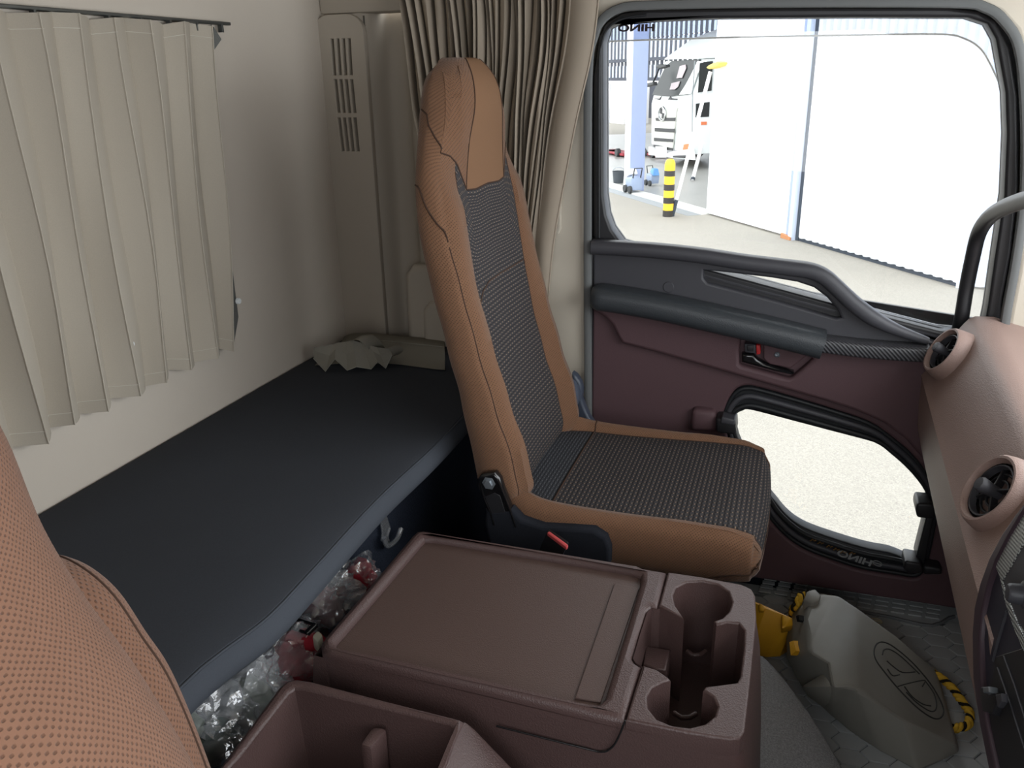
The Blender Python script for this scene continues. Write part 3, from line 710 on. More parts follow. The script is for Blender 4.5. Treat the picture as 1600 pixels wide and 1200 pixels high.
# fan of folded pleats lying on the mattress in front of the strip: (inner root, outer tip) pairs
FT3 = [(-1.195,1.871,0.7),(-1.148,1.848,0.675),(-1.117,1.85,0.712),(-1.094,1.868,0.676),(-1.063,1.864,0.69),(-1.037,1.894,0.676),(-1.013,1.889,0.7),(-1.002,1.909,0.676),(-0.9881,1.925,0.71)]
FR3 = [(-1.183,1.861,0.735),(-1.136,1.882,0.742),(-1.135,1.896,0.742),(-1.109,1.898,0.745),(-1.091,1.904,0.75),(-1.067,1.904,0.745),(-1.044,1.904,0.74),(-1.023,1.907,0.735),(-0.9883,1.908,0.732)]
rows = []
for a, b in zip(FT3, FR3):
    a = Vector(a); b = Vector(b); mm = a.lerp(b, .5) + Vector((0, 0, .006))
    rows.append([a, a.lerp(b, .06), mm, b])
loft('pleats', rows, CB, bd, ang=12)
tube('pleat_hem', [Vector(p) + Vector((0, -.001, .001)) for p in FT3], .0014, STITCH2, bd, n=5)
arc = [(-1.151,1.969,0.7),(-1.116,1.917,0.73),(-1.08,1.885,0.755),(-1.061,1.878,0.76),(-1.046,1.887,0.745),(-1.041,1.906,0.72),(-1.051,1.94,0.69)]
ar_ = cr(arc, 5)
loft('loop', [[p, p + Vector((.006, .02, .006)), p + Vector((.012, .055, .0))] for p in ar_], CB, bd, ang=60)
lo2 = cr([(-1.051,1.94,0.69),(-1.021,1.919,0.715),(-0.9932,1.909,0.73),(-0.9855,1.926,0.71),(-1.005,1.924,0.695),(-1.04,1.935,0.69)], 5)
loft('loop', [[p, p + Vector((.004, .02, .004)), p + Vector((.008, .045, 0))] for p in lo2], CB, bd, ang=60)
lo3 = cr([(-1.151,1.969,0.7),(-1.118,1.945,0.69),(-1.075,1.921,0.69),(-1.05,1.942,0.688)], 5)
loft('fold', [[p + Vector((0, -.02, -.006)), p, p + Vector((.01, .03, .012))] for p in lo3], CB, bd, ang=60)

# ================================================================== RUBBISH IN THE GAP
def blob(name, c, r, mat, parent, amp=.25, seed=0, sub=4, jit=0, ang=180):
    bm = bmesh.new(); bmesh.ops.create_icosphere(bm, subdivisions=sub, radius=1)
    for v in bm.verts:
        d = v.co.normalized(); q = d * 1.6 + Vector((seed * 3.1, seed, -seed))
        k = 1 + amp * (noise.noise(q) * 1.1 - abs(noise.noise(q * 2.3)) * .9 + .35 * (abs(noise.noise(q * 4.5)) * -1.2 + .3))
        v.co = Vector((d.x * r[0] * k, d.y * r[1] * k, d.z * r[2] * k)) + Vector(c)
    if jit:
        rg = random.Random(seed)
        for v in bm.verts: v.co += Vector((rg.uniform(-1, 1) * r[0], rg.uniform(-1, 1) * r[1], rg.uniform(-1, 1) * r[2])) * jit
    return bm_obj(name, bm, mat, parent, True, ang)
BAG = clear_mat('bag_film', .16, .1, wr=.25, scale=26, gl=.06)
BAG2 = clear_mat('bag_film_milky', .26, .12, wr=.25, scale=22, gl=.06)
RAG = M('red_cloth', (158, 40, 52), .8, .2, var=.35, vscale=40)
RAGD = M('dark_red_cloth', (112, 34, 40), .8, .2, var=.35, vscale=40)
OLV = M('grey_green_rag', (112, 120, 108), .85, .2, var=.3, vscale=40)
DRK = M('dark_green_bottle', (40, 66, 58), .3)
def bag(label, p, r, inner, seed, mat=BAG):
    b = thing('plastic_bag', label, 'bag', (p[0], p[1], p[2] - r[2]), 'plastic bags in the gap beside the console')
    for (dx, dy, dz, s, mt, nm) in inner: blob(nm, (p[0] + dx, p[1] + dy, p[2] + dz), [q * s for q in r], mt, b, .35, seed + 5, 3)
    blob('bag_film', p, r, mat, b, .42, seed, 4, .035, 28)
    return b
pA, pB, pC, pD, pE = [(-0.7686,1.256,0.47),(-0.7713,1.142,0.49),(-0.7382,0.977,0.5),(-0.7417,0.8703,0.51),(-0.7347,0.7791,0.52)]
bag('small clear bag with red cloth inside, farthest along the gap beside the console', pA, (.055, .07, .05), [(.01, 0, 0, .72, RAG, 'red_cloth')], 1)
bag('whitish clear bag with brown contents under the black-framed clip', pB, (.07, .075, .065), [(0, .01, -.01, .6, RAGD, 'red_cloth')], 2, BAG2)
bag('large crinkled clear bag with bright red cloth beside the near corner of the tray lid', pC, (.075, .085, .06), [(.02, .01, 0, .68, RAG, 'red_cloth')], 3, BAG)
bag('crumpled milky bag holding grey-green rags between bunk and open bin', pD, (.07, .08, .06), [(0, .0, -.01, .6, OLV, 'rag')], 4, BAG2)
bag('clear bag with a dark bottle, nearest the tan driver seat', pE, (.07, .075, .06), [(.01, .0, -.01, .5, DRK, 'bottle'), (-.02, -.02, .02, .35, OLV, 'rag')], 6, BAG)
clip = thing('wire_clip', 'black wire clip with a beige block lying on the plastic bags', 'clip', tuple([(-0.7153,1.004,0.545)][0]))
tube('wire', [(a, b, c) for a, b, c in [(-0.7586,1.006,0.545),(-0.6997,0.9905,0.55),(-0.6917,1.007,0.556),(-0.7513,1.018,0.552)]], .003, BLKG, clip)
tube('wire_end', [(a, b, c) for a, b, c in [(-0.6981,0.9872,0.552),(-0.6895,1.003,0.56)]], .0055, BLKG, clip)
bq = [(-0.6876,0.9849,0.552),(-0.6832,0.998,0.556),(-0.6704,0.9926,0.552),(-0.6734,0.9793,0.545)]
hull_obj('block', [(a, b, c) for a, b, c in bq] + [(a, b, c - .025) for a, b, c in bq], M('beige_block', (196, 192, 172), .6), clip, .004)
lb = [(-0.7508,1.155,0.47),(-0.7576,1.191,0.47),(-0.7396,1.2,0.47),(-0.7319,1.152,0.47)]
o = hull_obj('paper_label', [(a, b, c) for a, b, c in lb] + [(a, b, c - .006) for a, b, c in lb], M('label_paper', (190, 190, 184), .7), None, .001)
tag(o, 'small pale paper label stuck between plastic bags and the console edge', 'label')
lb = [(-0.7533,1.131,0.46),(-0.7503,1.152,0.46),(-0.7385,1.151,0.46),(-0.7446,1.134,0.45)]
o = hull_obj('blue_packet', [(a, b, c) for a, b, c in lb] + [(a, b, c - .02) for a, b, c in lb], M('blue_foil', (46, 54, 120), .4), None, .002)
tag(o, 'small blue packet wedged under the pale label by the console', 'packet')

# ================================================================== SEATS
def lerp_table(T, z):
    if z <= T[0][0]: return T[0][1:]
    for a, b in zip(T, T[1:]):
        if z <= b[0]:
            t = (z - a[0]) / (b[0] - a[0]); t = t * t * (3 - 2 * t) * .5 + t * .5
            return [p + (q - p) * t for p, q in zip(a[1:], b[1:])]
    return T[-1][1:]
# columns of one half section, from the rear centre line to the front centre line
BC = ['rear', 'r1', 'r2', 'r3', 's1', 's2', 's3', 'seamo', 'seam', 'b1', 'b2', 'b3', 'ins', 'in0', 'in1', 'in1b', 'in2', 'mid']
def back_section(T, z, g=1.0):
    xb, hw, xf, xi, wi, bt = lerp_table(T, z)
    th = xf - xb; bm_ = (hw + wi) / 2
    H = [(xb, 0), (xb + .001, -hw * .5), (xb + .008, -hw * .8), (xb + .022, -hw * .94), (xb + .045 * th / .1, -hw * .995), (xb + .5 * th + .01, -hw), (xf - .012, -hw + .004), (xf - .003, -hw + .010),
         (xf - .002, -hw + .0135), (xf + .004, -hw + .018), (max(xf, xi) + bt * .8, -bm_ - .012), (max(xf, xi) + bt, -bm_ + .014), (xi + .006 * g, -wi - .006), (xi - .003 * g, -wi), (xi - .001 * g, -wi + .008), (xi - .003, -wi * .72), (xi - .004, -wi * .45), (xi - .006, 0)]
    if g < 1:
        x0 = xb + .45 * th
        for k in range(4, len(H)):
            x, y = H[k]; q = min(1, abs(y) / (hw * 1.001)); e = x0 + (xi - x0) * max(0, 1 - q ** 2.4) ** (1 / 2.4)
            if k <= 4: e = x
            H[k] = (e + (x - e) * g, y)
    return H + [(x, -y) for x, y in reversed(H[1:-1])]
def grid_part(name, G, U, cols, rows, mat, parent, label=None, wrap=None):
    v = []; f = []; uv = []; mp = {}
    def vid(r, c):
        if (r, c) not in mp: mp[(r, c)] = len(v); v.append(G[r][c]); uv.append(U[r][c])
        return mp[(r, c)]
    for r in rows:
        for c in cols(r): f.append((vid(r, c), vid(r, c + 1), vid(r + 1, c + 1), vid(r + 1, c)))
    return from_data(name, v, f, mat, parent, True, 50, uv=uv, label=label)
def dense(G, n):
    # refine a grid along its rows with Catmull-Rom
    cols = [cr([G[r][c] for r in range(len(G))], n) for c in range(len(G[0]))]
    return [[cols[c][r] for c in range(len(cols))] for r in range(len(cols[0]))]
def uv_of(G):
    U = []; acc = [0.0] * len(G[0])
    ref = G[len(G) // 3]; us = [0.0]
    for c in range(1, len(ref)): us.append(us[-1] + (Vector(ref[c]) - Vector(ref[c - 1])).length)
    mid = us[len(us) // 2]; v = 0
    for r in range(len(G)):
        if r: v += sum((Vector(G[r][c]) - Vector(G[r - 1][c])).length for c in (5, 12, 17)) / 3
        row = [0.0]
        for c in range(1, len(G[r])): row.append(row[-1] + (Vector(G[r][c]) - Vector(G[r][c - 1])).length)
        m = row[len(row) // 2]
        U.append([(q - m, v) for q in row])
    return U
#      z     xb     hw    xf     xi     wi    bolster
BT = [(.535, -.585, .232, -.515, -.515, .165, .010),
      (.58, -.610, .242, -.500, -.510, .170, .020),
      (.65, -.622, .246, -.510, -.525, .172, .020),
      (.78, -.645, .246, -.550, -.565, .172, .018),
      (.90, -.672, .248, -.582, -.592, .168, .016),
      (1.03, -.700, .250, -.612, -.612, .166, .014),
      (1.12, -.716, .248, -.636, -.624, .164, .008),
      (1.19, -.725, .238, -.645, -.634, .160, .004),
      (1.25, -.728, .214, -.645, -.634, .150, .000),
      (1.31, -.732, .178, -.645, -.620, .128, .000),
      (1.36, -.735, .150, -.655, -.620, .108, .002),
      (1.40, -.730, .126, -.668, -.628, .092, .002),
      (1.424, -.718, .100, -.680, -.640, .075, .000),
      (1.438, -.705, .060, -.690, -.662, .045, .000)]
# how far the head panel's lower seam dips below its height at the back, per column
DZ = {0: 0, 1: 0, 2: 0, 3: -.002, 4: -.01, 5: -.03, 6: -.052, 7: -.062, 8: -.066, 9: -.072, 10: -.08, 11: -.088, 12: -.096, 13: -.100, 14: -.108, 15: -.158, 16: -.162, 17: -.158}
def back_grid(T, yc, dx=0, zseam=1.345, dip=1.0):
    zs = [.535, .55, .58, .62, .68, .74, .80, .86, .92, .98, 1.04, 1.10, 1.16, 1.22, 1.28, zseam, zseam + .03, zseam + .055, 1.418, 1.43, 1.438]
    G = []; n = 2 * (len(BC) - 1)
    for i, z in enumerate(zs):
        row = []
        kk = max(0.0, 1 - abs(z - zseam) / .33) if z < zseam else max(0.0, 1 - (z - zseam) / .085)
        for c in range(n + 1):
            h = c if c <= n // 2 else n - c
            zz = z + DZ[h] * kk * dip
            sec = back_section(T, zz, max(0.0, min(1.0, (zseam - .03 - z) / .10))); x, y = sec[c % n]
            row.append((x + dx, yc + y, zz))
        G.append(row)
    return G, zs
def make_backrest(T, yc, parent, dx=0, mats=(TAN, WOV, TANP), zseam=1.345, withseam=True):
    G, zs = back_grid(T, yc, dx, zseam)
    k = 5; rs = zs.index(zseam) * k
    G = dense(G, k); U = uv_of(G); N = len(G) - 1; W = len(G[0]) - 1; h = W // 2
    iA, iB = BC.index('in0'), W - BC.index('in0')
    grid_part('backrest', G, U, lambda r: [c for c in range(W) if c < iA or c >= iB], range(rs), mats[0], parent)
    grid_part('backrest_insert', G, U, lambda r: range(iA, iB), range(rs), mats[1], parent)
    sd, fr_ = BC.index('in1b'), W - BC.index('in1b')
    hd = grid_part('headrest', G, U, lambda r: [c for c in range(W) if c < sd or c >= fr_], range(rs, N), mats[0], parent)
    grid_part('headrest_front', G, U, lambda r: range(sd, fr_), range(rs, N), mats[2], hd)
    from_data('crown', [Vector(p) for p in G[-1][:-1]], [tuple(range(W))], mats[0], hd)
    from_data('base_cloth', [Vector(p) for p in G[0][:-1]], [tuple(range(W - 1, -1, -1))], mats[0], parent)
    if withseam:
        cx = Vector((sum(p[0] for p in G[rs // 2]) / (W + 1), yc, 0))
        def out(p): 
            d = Vector((p[0] - cx.x - (p[2] - .95) * -.18, p[1] - yc, 0)); return Vector(p) + d.normalized() * .0005
        sk = BC.index('seam')
        for c in (sk, W - sk): tube('seam', [out(G[r][c]) for r in range(4, [q for q in range(rs) if G[q][3][2] > 1.205][0] - 6, 2)], .0016, SEAM, parent, n=5)
        tube('seam', [out(G[rs][c]) for c in range(3, W - 2)], .0018, SEAM, parent, n=5)
        for c in (sd, W - sd): tube('seam', [out(G[r][c]) for r in range(rs, N - 2)], .0014, SEAM, parent, n=5)
        for c in (iA, W - iA): tube('seam', [out(G[r][c]) for r in range(3, rs, 2)], .0012, SEAM, parent, n=5)
        rc_ = [r for r in range(rs) if G[r][17][2] > .985][0]
        tube('seam', [out(G[r_][c]) for c, r_ in [(c, rc_ - int(6 * ((c - h) / (iB - h)) ** 2 * (1 if c < h else .2))) for c in range(iA, iB + 1)]], .0022, SEAM, parent, n=5)
        # shoulder seam sweeping from the rear edge down to the front edge
        rr = [r for r in range(rs) if G[r][3][2] > 1.205][0]
        for m in (0, 1):
            pth = []
            for c, dr in ((3, 0), (4, 0), (5, -2), (6, -4), (7, -5), (8, -7)):
                pth.append(out(G[rr + dr][W - c if m else c]))
            tube('seam', cr(pth, 3), .0018, SEAM, parent, n=5)
    return G
seat = thing('passenger_seat', 'tan cloth passenger seat with a charcoal woven centre and tall built-in headrest', 'seat', (-.3, 1.735, 0))
YC = 1.735
make_backrest(BT, YC, seat)
# cushion: stations along x from rear to nose
#      x     zt(insert) hw   zb    wi   bolster side-top
CT = [(-.585, .545, .200, .47, .150, .012, .56), (-.56, .555, .222, .455, .165, .03, .575), (-.52, .552, .240, .45, .178, .034, .580), (-.46, .548, .250, .445, .20, .022, .568), (-.38, .546, .252, .44, .203, .016, .562),
      (-.26, .548, .252, .44, .205, .012, .560), (-.15, .552, .252, .44, .206, .010, .560), (-.07, .553, .250, .442, .206, .004, .555), (-.03, .545, .247, .446, .204, .000, .545), (-.008, .528, .240, .453, .200, .000, .524), (.002, .50, .230, .468, .19, .0, .50)]
def cush_section(x):
    zt, hw, zb, wi, bo, st = lerp_table(CT, x)
    H = [(0, zb), (-hw * .6, zb), (-hw + .02, zb + .002), (-hw + .006, zb + .012), (-hw, zb + .03), (-hw - .002, (zb + st) / 2 + .004), (-hw + .001, st - .022), (-hw + .008, st - .008), (-hw + .022, st), (-(hw + wi) / 2, zt + bo), (-wi - .010, zt + bo * .6 + .003), (-wi - .003, zt + .001), (-wi, zt - .002), (-wi + .006, zt + .001), (-wi * .6, zt + .003), (-wi * .25, zt + .004), (0, zt + .004)]
    return H + [(-a, b) for a, b in reversed(H[1:-1])]
xs = [-.585, -.57, -.54, -.50, -.455, -.40, -.34, -.28, -.22, -.16, -.11, -.07, -.045, -.025, -.012, -.004, .002]
G = [[(x + (.0 if x < -.02 else -.012 * (abs(y) / .25) ** 2), YC + y, z) for y, z in cush_section(x)] for x in xs]
G = [r + [r[0]] for r in G]
G = dense(G, 3); U = uv_of(G); W = len(G[0]) - 1; N = len(G) - 1
U = [[(G[r][c][1] if 12 <= c <= 20 else U[r][c][0], U[r][c][1]) for c in range(W + 1)] for r in range(N + 1)]
rk = [r for r in range(N) if G[r][16][0] > -.45][0]
grid_part('cushion', G, U, lambda r: [c for c in range(W) if c < 12 or c >= 20], range(N), TAN, seat)
ci = grid_part('cushion_insert', G, U, lambda r: range(12, 20), range(rk, N), WOV, seat)
grid_part('cushion_rear_strip', G, U, lambda r: range(12, 20), range(rk), WOV2, seat)
from_data('cushion_nose', [Vector(p) for p in G[-1][:-1]], [tuple(range(W))], TAN, seat)
for c in (12, 20): tube('seam', [Vector(G[r][c]) + Vector((0, 0, .001)) for r in range(2, N - 1, 2)], .0016, SEAM, seat, n=5)
tube('seam', [Vector(G[rk][c]) + Vector((0, 0, .001)) for c in range(12, 21)], .0018, SEAM, seat, n=5)
tube('seam', [Vector(G[rk][c]) + Vector((0, 0, .001)) for c in range(20, 28)], .0014, SEAM, seat, n=5)
r0 = [r for r in range(N) if G[r][16][0] > -.12][0]
tube('seam', [Vector(p) + Vector((0, -.001, 0)) for p in cr([G[r0][3], G[r0 + 4][4], G[r0 + 9][4], G[N - 4][4], G[N][4], G[N][0], G[N][W - 4], G[N - 4][W - 4]], 4)], .0015, SEAM, seat, n=5)
# underframe and carpeted side valance
box('seat_base', (-.50, 1.55, .0), (-.09, 1.93, .445), BLK, seat, .02)
val = [(-0.5648,0.5176),(-0.5608,0.5498),(-0.5047,0.5614),(-0.4819,0.5401),(-0.436,0.5318),(-0.3795,0.5377),(-0.3297,0.5414),(-0.3048,0.5284),(-0.2951,0.5055),(-0.2954,0.4682),(-0.3339,0.4424),(-0.4958,0.413),(-0.5547,0.4549)]
plate('side_valance', val, [], .03, yplane(1.492), M('valance_felt', (36, 38, 44), .95, .1, fine=.4, fscale=400), seat, .008)
br = [(-0.5778,0.618),(-0.571,0.6292),(-0.5568,0.6355),(-0.5393,0.6397),(-0.5285,0.6285),(-0.5212,0.604),(-0.5097,0.5725),(-0.4951,0.5207),(-0.5252,0.512),(-0.5427,0.5187),(-0.5594,0.5539),(-0.5691,0.5823),(-0.5774,0.5997)]
bk = plate('recliner_bracket', br, [], .022, yplane(1.485), BLKG, seat, .006)
bi = [(-0.5609,0.5832),(-0.5395,0.5955),(-0.5274,0.5899),(-0.5081,0.5221),(-0.5381,0.5211)]
plate('bracket_recess', bi, [], .003, yplane(1.4655), BLK, bk, .001)
sweep('bracket_rim', [(a, 1.463, b) for a, b in [(-0.5692,0.6092),(-0.5615,0.577),(-0.55,0.5489),(-0.542,0.5199)]], rrect(.004, .006, .001, 1), (0, -1, 0), BLKG, bk)
sweep('bracket_rim', [(a, 1.463, b) for a, b in [(-0.5314,0.6254),(-0.5223,0.6012),(-0.5075,0.5628),(-0.4944,0.523)]], rrect(.004, .006, .001, 1), (0, -1, 0), BLKG, bk)
bc = [(-0.5515,0.615)][0]
bolt = lathe('bolt', [(0, .008), (.0085, .008), (.0095, .006), (.0095, .003), (.0145, .002), (.015, 0)], lambda u, v, w_: (bc[0] + u, 1.464 - w_, bc[1] + v), STEEL, bk, 6)
rb = [(-0.5154,0.6586),(-0.5067,0.6534),(-0.4987,0.6398),(-0.4942,0.6197),(-0.4945,0.6011),(-0.5063,0.5769),(-0.5242,0.5487),(-0.5526,0.5614),(-0.5284,0.5955),(-0.5184,0.6255)]
plate('recliner_cover', rb, [], .05, yplane(2.02), M('slate_plastic', (74, 82, 96), .4), seat, .012)
rd = [(-0.5181,0.6729),(-0.5073,0.6661),(-0.4953,0.6489),(-0.4892,0.6269),(-0.492,0.6059),(-0.4849,0.5837),(-0.4726,0.5557),(-0.4524,0.5274),(-0.4763,0.5257),(-0.5086,0.5347),(-0.533,0.5447),(-0.521,0.5966)]
plate('recliner_mount', rd, [], .03, yplane(2.04), M('slate_plastic_dark', (60, 67, 80), .45), seat, .006)
# belt buckle
bu = thing('belt_buckle', 'black seat belt buckle with a red release button, between console and seat', 'buckle', (-.4, 1.44, .4))
ba = Vector((-.395, 1.432, .485)); axd = Vector((.5, -.1, .72)).normalized()
q4 = [(-0.4164,1.42,0.545),(-0.4104,1.423,0.552),(-0.3608,1.39,0.548),(-0.3657,1.384,0.538)]
hull_obj('housing', [Vector(p) + Vector((0, 0, .003)) for p in q4] + [Vector(p) + Vector((-.03, .02, -.075)) for p in q4], BLK, bu, .004)
q5 = [(-0.4115,1.407,0.5525),(-0.4085,1.413,0.5535),(-0.3589,1.373,0.5535),(-0.361,1.367,0.5505)]
hull_obj('red_button', [Vector(p) + Vector((.0005, -.001, .002)) for p in q5] + [Vector(p) + Vector((0, 0, -.006)) for p in q5], REDB, bu, .002)
tube('stalk', [(-.43, 1.44, .475), (-.46, 1.44, .42), (-.47, 1.44, .28)], .014, BLK, bu)

# driver's seat: only its backrest shoulder and side bolster come into view
ds = thing('driver_seat', 'tan dotted driver seat backrest filling the near left corner', 'seat', (-.5, .2, 0))
def pillow(name, edge, yf, hy, hx, mat, parent, pw=2.6, off=.6):
    # padded roll: edge = list of (x, z) of its outer front line at y = yf
    P = cr([(a, b, 0) for a, b in edge], 6); rows = []; uv = []; v = 0
    for i, p in enumerate(P):
        if i: v += (P[i] - P[i - 1]).length
        a = P[max(i - 1, 0)]; b = P[min(i + 1, len(P) - 1)]; t = (b - a).normalized(); nx, nz = t.y, -t.x   # in x, z
        if nx + nz < 0: nx, nz = -nx, -nz
        e = min(1, .35 + .65 * min(i, len(P) - 1 - i) / 5)
        cxp, czp = p.x - nx * hx * off, p.y - nz * hx * off
        row = []; ur = []
        for k in range(41):
            th = 2 * PI * k / 40; c, s = math.cos(th), math.sin(th)
            c = math.copysign(abs(c) ** (2 / pw), c); s = math.copysign(abs(s) ** (2 / pw), s)
            y = yf - hy * .9 + hy * e * s; d = hx * e * c
            row.append((cxp + nx * d, y, czp + nz * d)); ur.append((k / 40 * 2 * (hy + hx) * 1.8, v))
        rows.append(row); uv.append(ur)
    W = 40
    o = grid_part(name, rows, uv, lambda r: range(W), range(len(rows) - 1), mat, parent)
    bm = bmesh.new(); bm.from_mesh(o.data); bmesh.ops.holes_fill(bm, edges=bm.edges); bmesh.ops.recalc_face_normals(bm, faces=bm.faces); bm.to_mesh(o.data); bm.free()
    return o, rows
pillow('backrest', [(-0.6432,1.325),(-0.5922,1.244),(-0.5628,1.203),(-0.5407,1.155),(-0.5254,1.083),(-0.4973,1.023),(-0.4653,0.9734),(-0.4333,0.9066),(-0.4124,0.84),(-0.3939,0.7393)], .42, .22, .10, TANW, ds, 3.2, .62)
_, br_ = pillow('side_bolster', [(-0.6383,0.9699),(-0.6138,0.9941),(-0.5908,1.003),(-0.5638,0.9963),(-0.5398,0.9769),(-0.5194,0.9405),(-0.5012,0.9085),(-0.4862,0.8564),(-0.4726,0.7865),(-0.4641,0.7176),(-0.4581,0.6351)], 0.50, .075, .06, TANW, ds, 2.3)
tube('seam', [br_[i][4] for i in range(4, len(br_) - 2)], .0014, SEAM, ds, n=5)
box('seat_base', (-.78, .0, 0), (-.5, .40, .55), BLK, ds, .03)

# ================================================================== CENTRE CONSOLE
con = thing('center_console', 'maroon plastic centre console with a tray lid and twin cup holders', 'console', (-.3, 1.1, 0))
ZC = .60
ro = lambda p, n=4: [(q.x, q.y) for q in cr([(a, b, 0) for a, b in p], n, True)]
lid = [(-0.6298,1.254),(-0.6278,1.269),(-0.6143,1.276),(-0.365,1.27),(-0.1554,1.264),(-0.1525,1.164),(-0.1548,1.154),(-0.1639,1.154),(-0.1689,1.14),(-0.1695,1.079),(-0.1691,1.022),(-0.1639,1.014),(-0.1531,1.008),(-0.1545,0.9494),(-0.1549,0.8917),(-0.1737,0.8918),(-0.3477,0.8994),(-0.514,0.9032),(-0.5979,0.9009),(-0.617,0.9055),(-0.6286,0.9217),(-0.63,0.9478),(-0.6287,1.077)]
tray = [(-0.6027,1.232),(-0.6018,1.25),(-0.5838,1.256),(-0.3829,1.254),(-0.2113,1.252),(-0.1975,1.245),(-0.1937,1.222),(-0.1917,1.057),(-0.1906,0.9275),(-0.1954,0.9148),(-0.2088,0.9126),(-0.3993,0.9144),(-0.5824,0.9189),(-0.601,0.9208),(-0.6082,0.9309),(-0.6053,1.053)]
L = plate('lid', lid, [tray], .08, zplane(.52), MAR, con, .011)
plate('tray_floor', [(p[0], p[1]) for p in tray], [], .01, zplane(.577), MARM, L, .001)
rl = [(-0.2374,1.216),(-0.2218,1.216),(-0.1947,1.214),(-0.1958,0.9269),(-0.2127,0.9261),(-0.2317,0.9241)]
plate('tray_step', [rl[0], rl[2], rl[3], rl[5]], [], .004, zplane(.586), MARM, L, .0015)
hole = [(-0.1103,1.137),(-0.1278,1.167),(-0.1359,1.194),(-0.1341,1.219),(-0.1197,1.239),(-0.095,1.25),(-0.0699,1.248),(-0.0507,1.231),(-0.0428,1.204),(-0.0452,1.177),(-0.0541,1.155),(-0.0656,1.145),(-0.0608,1.134),(-0.0454,1.146),(-0.0283,1.149),(-0.0191,1.134),(-0.0169,1.095),(-0.0171,1.024),(-0.0205,1.01),(-0.0419,0.9987),(-0.0616,0.9887),(-0.0639,0.9796),(-0.0495,0.9713),(-0.0417,0.9539),(-0.0434,0.9342),(-0.0537,0.9164),(-0.0724,0.9031),(-0.0948,0.9003),(-0.1156,0.9061),(-0.1297,0.9227),(-0.135,0.9439),(-0.1314,0.9648),(-0.1198,0.9795),(-0.1093,0.988),(-0.1134,0.9927),(-0.1316,1.005),(-0.1517,1.008)]
fp = [(-0.1535,1.161),(-0.1541,1.262),(-0.0965,1.263),(-0.0314,1.259),(-0.0153,1.25),(-0.0085,1.232),(-0.0031,1.169),(-0.0028,1.042),(-0.0037,0.9175),(-0.0084,0.9032),(-0.0192,0.8971),(-0.0743,0.8929),(-0.1543,0.8924),(-0.1537,0.9496),(-0.1525,1.007)]
# cup-holder top: the well is open on its rear side where the lid's finger notch begins
ftop = fp[:13] + fp[13:] + list(reversed(hole))
P3 = [(a, b) for a, b in fp] 
cup = plate('cup_holder_top', fp + [(a, b) for a, b in reversed(hole)], [], .05, zplane(.55), MAR, con, .0035)
fullhole = hole + [(-0.1531,1.008),(-0.1639,1.014),(-0.1691,1.022),(-0.1695,1.079),(-0.1689,1.14),(-0.1639,1.154),(-0.1548,1.154),(-0.1513,1.157),(-0.1336,1.151)]
def well(name, pts, z0, z1, mat, parent, shrink=.9):
    n = len(pts); cx = sum(p[0] for p in pts) / n; cy = sum(p[1] for p in pts) / n
    v = [(p[0], p[1], z0) for p in pts] + [(cx + (p[0] - cx) * shrink, cy + (p[1] - cy) * shrink, z1) for p in pts]
    f = [(i, i + n, (i + 1) % n + n, (i + 1) % n) for i in range(n)]
    o = from_data(name, v, f, mat, parent, True, 45)
    return o
well('cup_holder_well', fullhole, .597, .44, MAR, cup, .96)
box('well_floor', (-.175, .88, .435), (.0, 1.28, .442), MAR, cup, 0)
for nm, s in (('throat_lip', '1250 452,1272 462,1292 460,1312 448'), ('throat_lip', '1212 655,1240 668,1262 668,1282 655')):
    pass
for pts in ([(-0.1076,1.19),(-0.0968,1.182),(-0.0855,1.187),(-0.078,1.199)], [(-0.108,1.039),(-0.0954,1.032),(-0.0842,1.036),(-0.0759,1.047)]):
    tube('throat_lip', [(a, b, .50) for a, b in pts], .004, MAR, cup)
sh = [(-0.1702,1.145),(-0.1295,1.147),(-0.1303,1.133),(-0.1293,1.095),(-0.1432,1.093),(-0.1655,1.099)]
plate('inner_shelf', sh, [], .05, zplane(.48), MAR, cup, .003)
# body shell below, flaring out at the front
bo = fp[1:13]
shell = [(-.632, 1.285), (-.3, 1.285)] + fp[1:6] + fp[6:12] + [(-.17, .890), (-.634, .905)]
rows = []
for z, k in ((.585, -.003), (.555, .004), (.50, .014), (.40, .022), (.2, .034), (0, .045)):
    cx = -.31; cy = 1.09
    rows.append([(p[0] + k * max(-.6, min(1, (p[0] - cx) / .25)), p[1] + k * max(-.1, min(1, (p[1] - cy) / .18)), z) for p in shell])
loft('body', rows, MAR, con, closed=True, ang=60)
gl = [(-0.3345,0.5473),(-0.2131,0.5434),(-0.1846,0.5436),(-0.1715,0.5539),(-0.1629,0.5721),(-0.1539,0.6041)]
tube('lid_gap', [(p.x, 0.886, p.y) for i, p in enumerate(cr([(a, b, 0) for a, b in gl], 4))], .0014, BLKG, con)

# open storage bin beside it
bn = thing('storage_bin', 'open maroon storage bin with a divider fin, nearest the camera', 'bin', (-.5, .72, 0))
bo_ = [(-0.6273,0.6684),(-0.6316,0.6827),(-0.6428,0.8275),(-0.64,0.8425),(-0.6265,0.8509),(-0.6029,0.853),(-0.4922,0.8484),(-0.3718,0.8445),(-0.3639,0.8418),(-0.3622,0.8071),(-0.3564,0.7397)] 
bi_ = [(-0.611,0.6767),(-0.6174,0.7037),(-0.622,0.8215),(-0.619,0.8314),(-0.6069,0.8343),(-0.4843,0.8328),(-0.3825,0.8316),(-0.3743,0.8276),(-0.3714,0.8191),(-0.3645,0.7498)]
bo_ = bo_[1:] + [(bo_[-1][0] - .06, .56), (bo_[0][0] + .0, .56)]
bi_ = bi_[1:] + [(bi_[-1][0] - .03, .60), (bi_[1][0] - .005, .60)]
plate('rim', bo_, [bi_], .03, zplane(.557), MAR, bn, .007)
well('well', bi_, .582, .42, MAR, bn, .9)
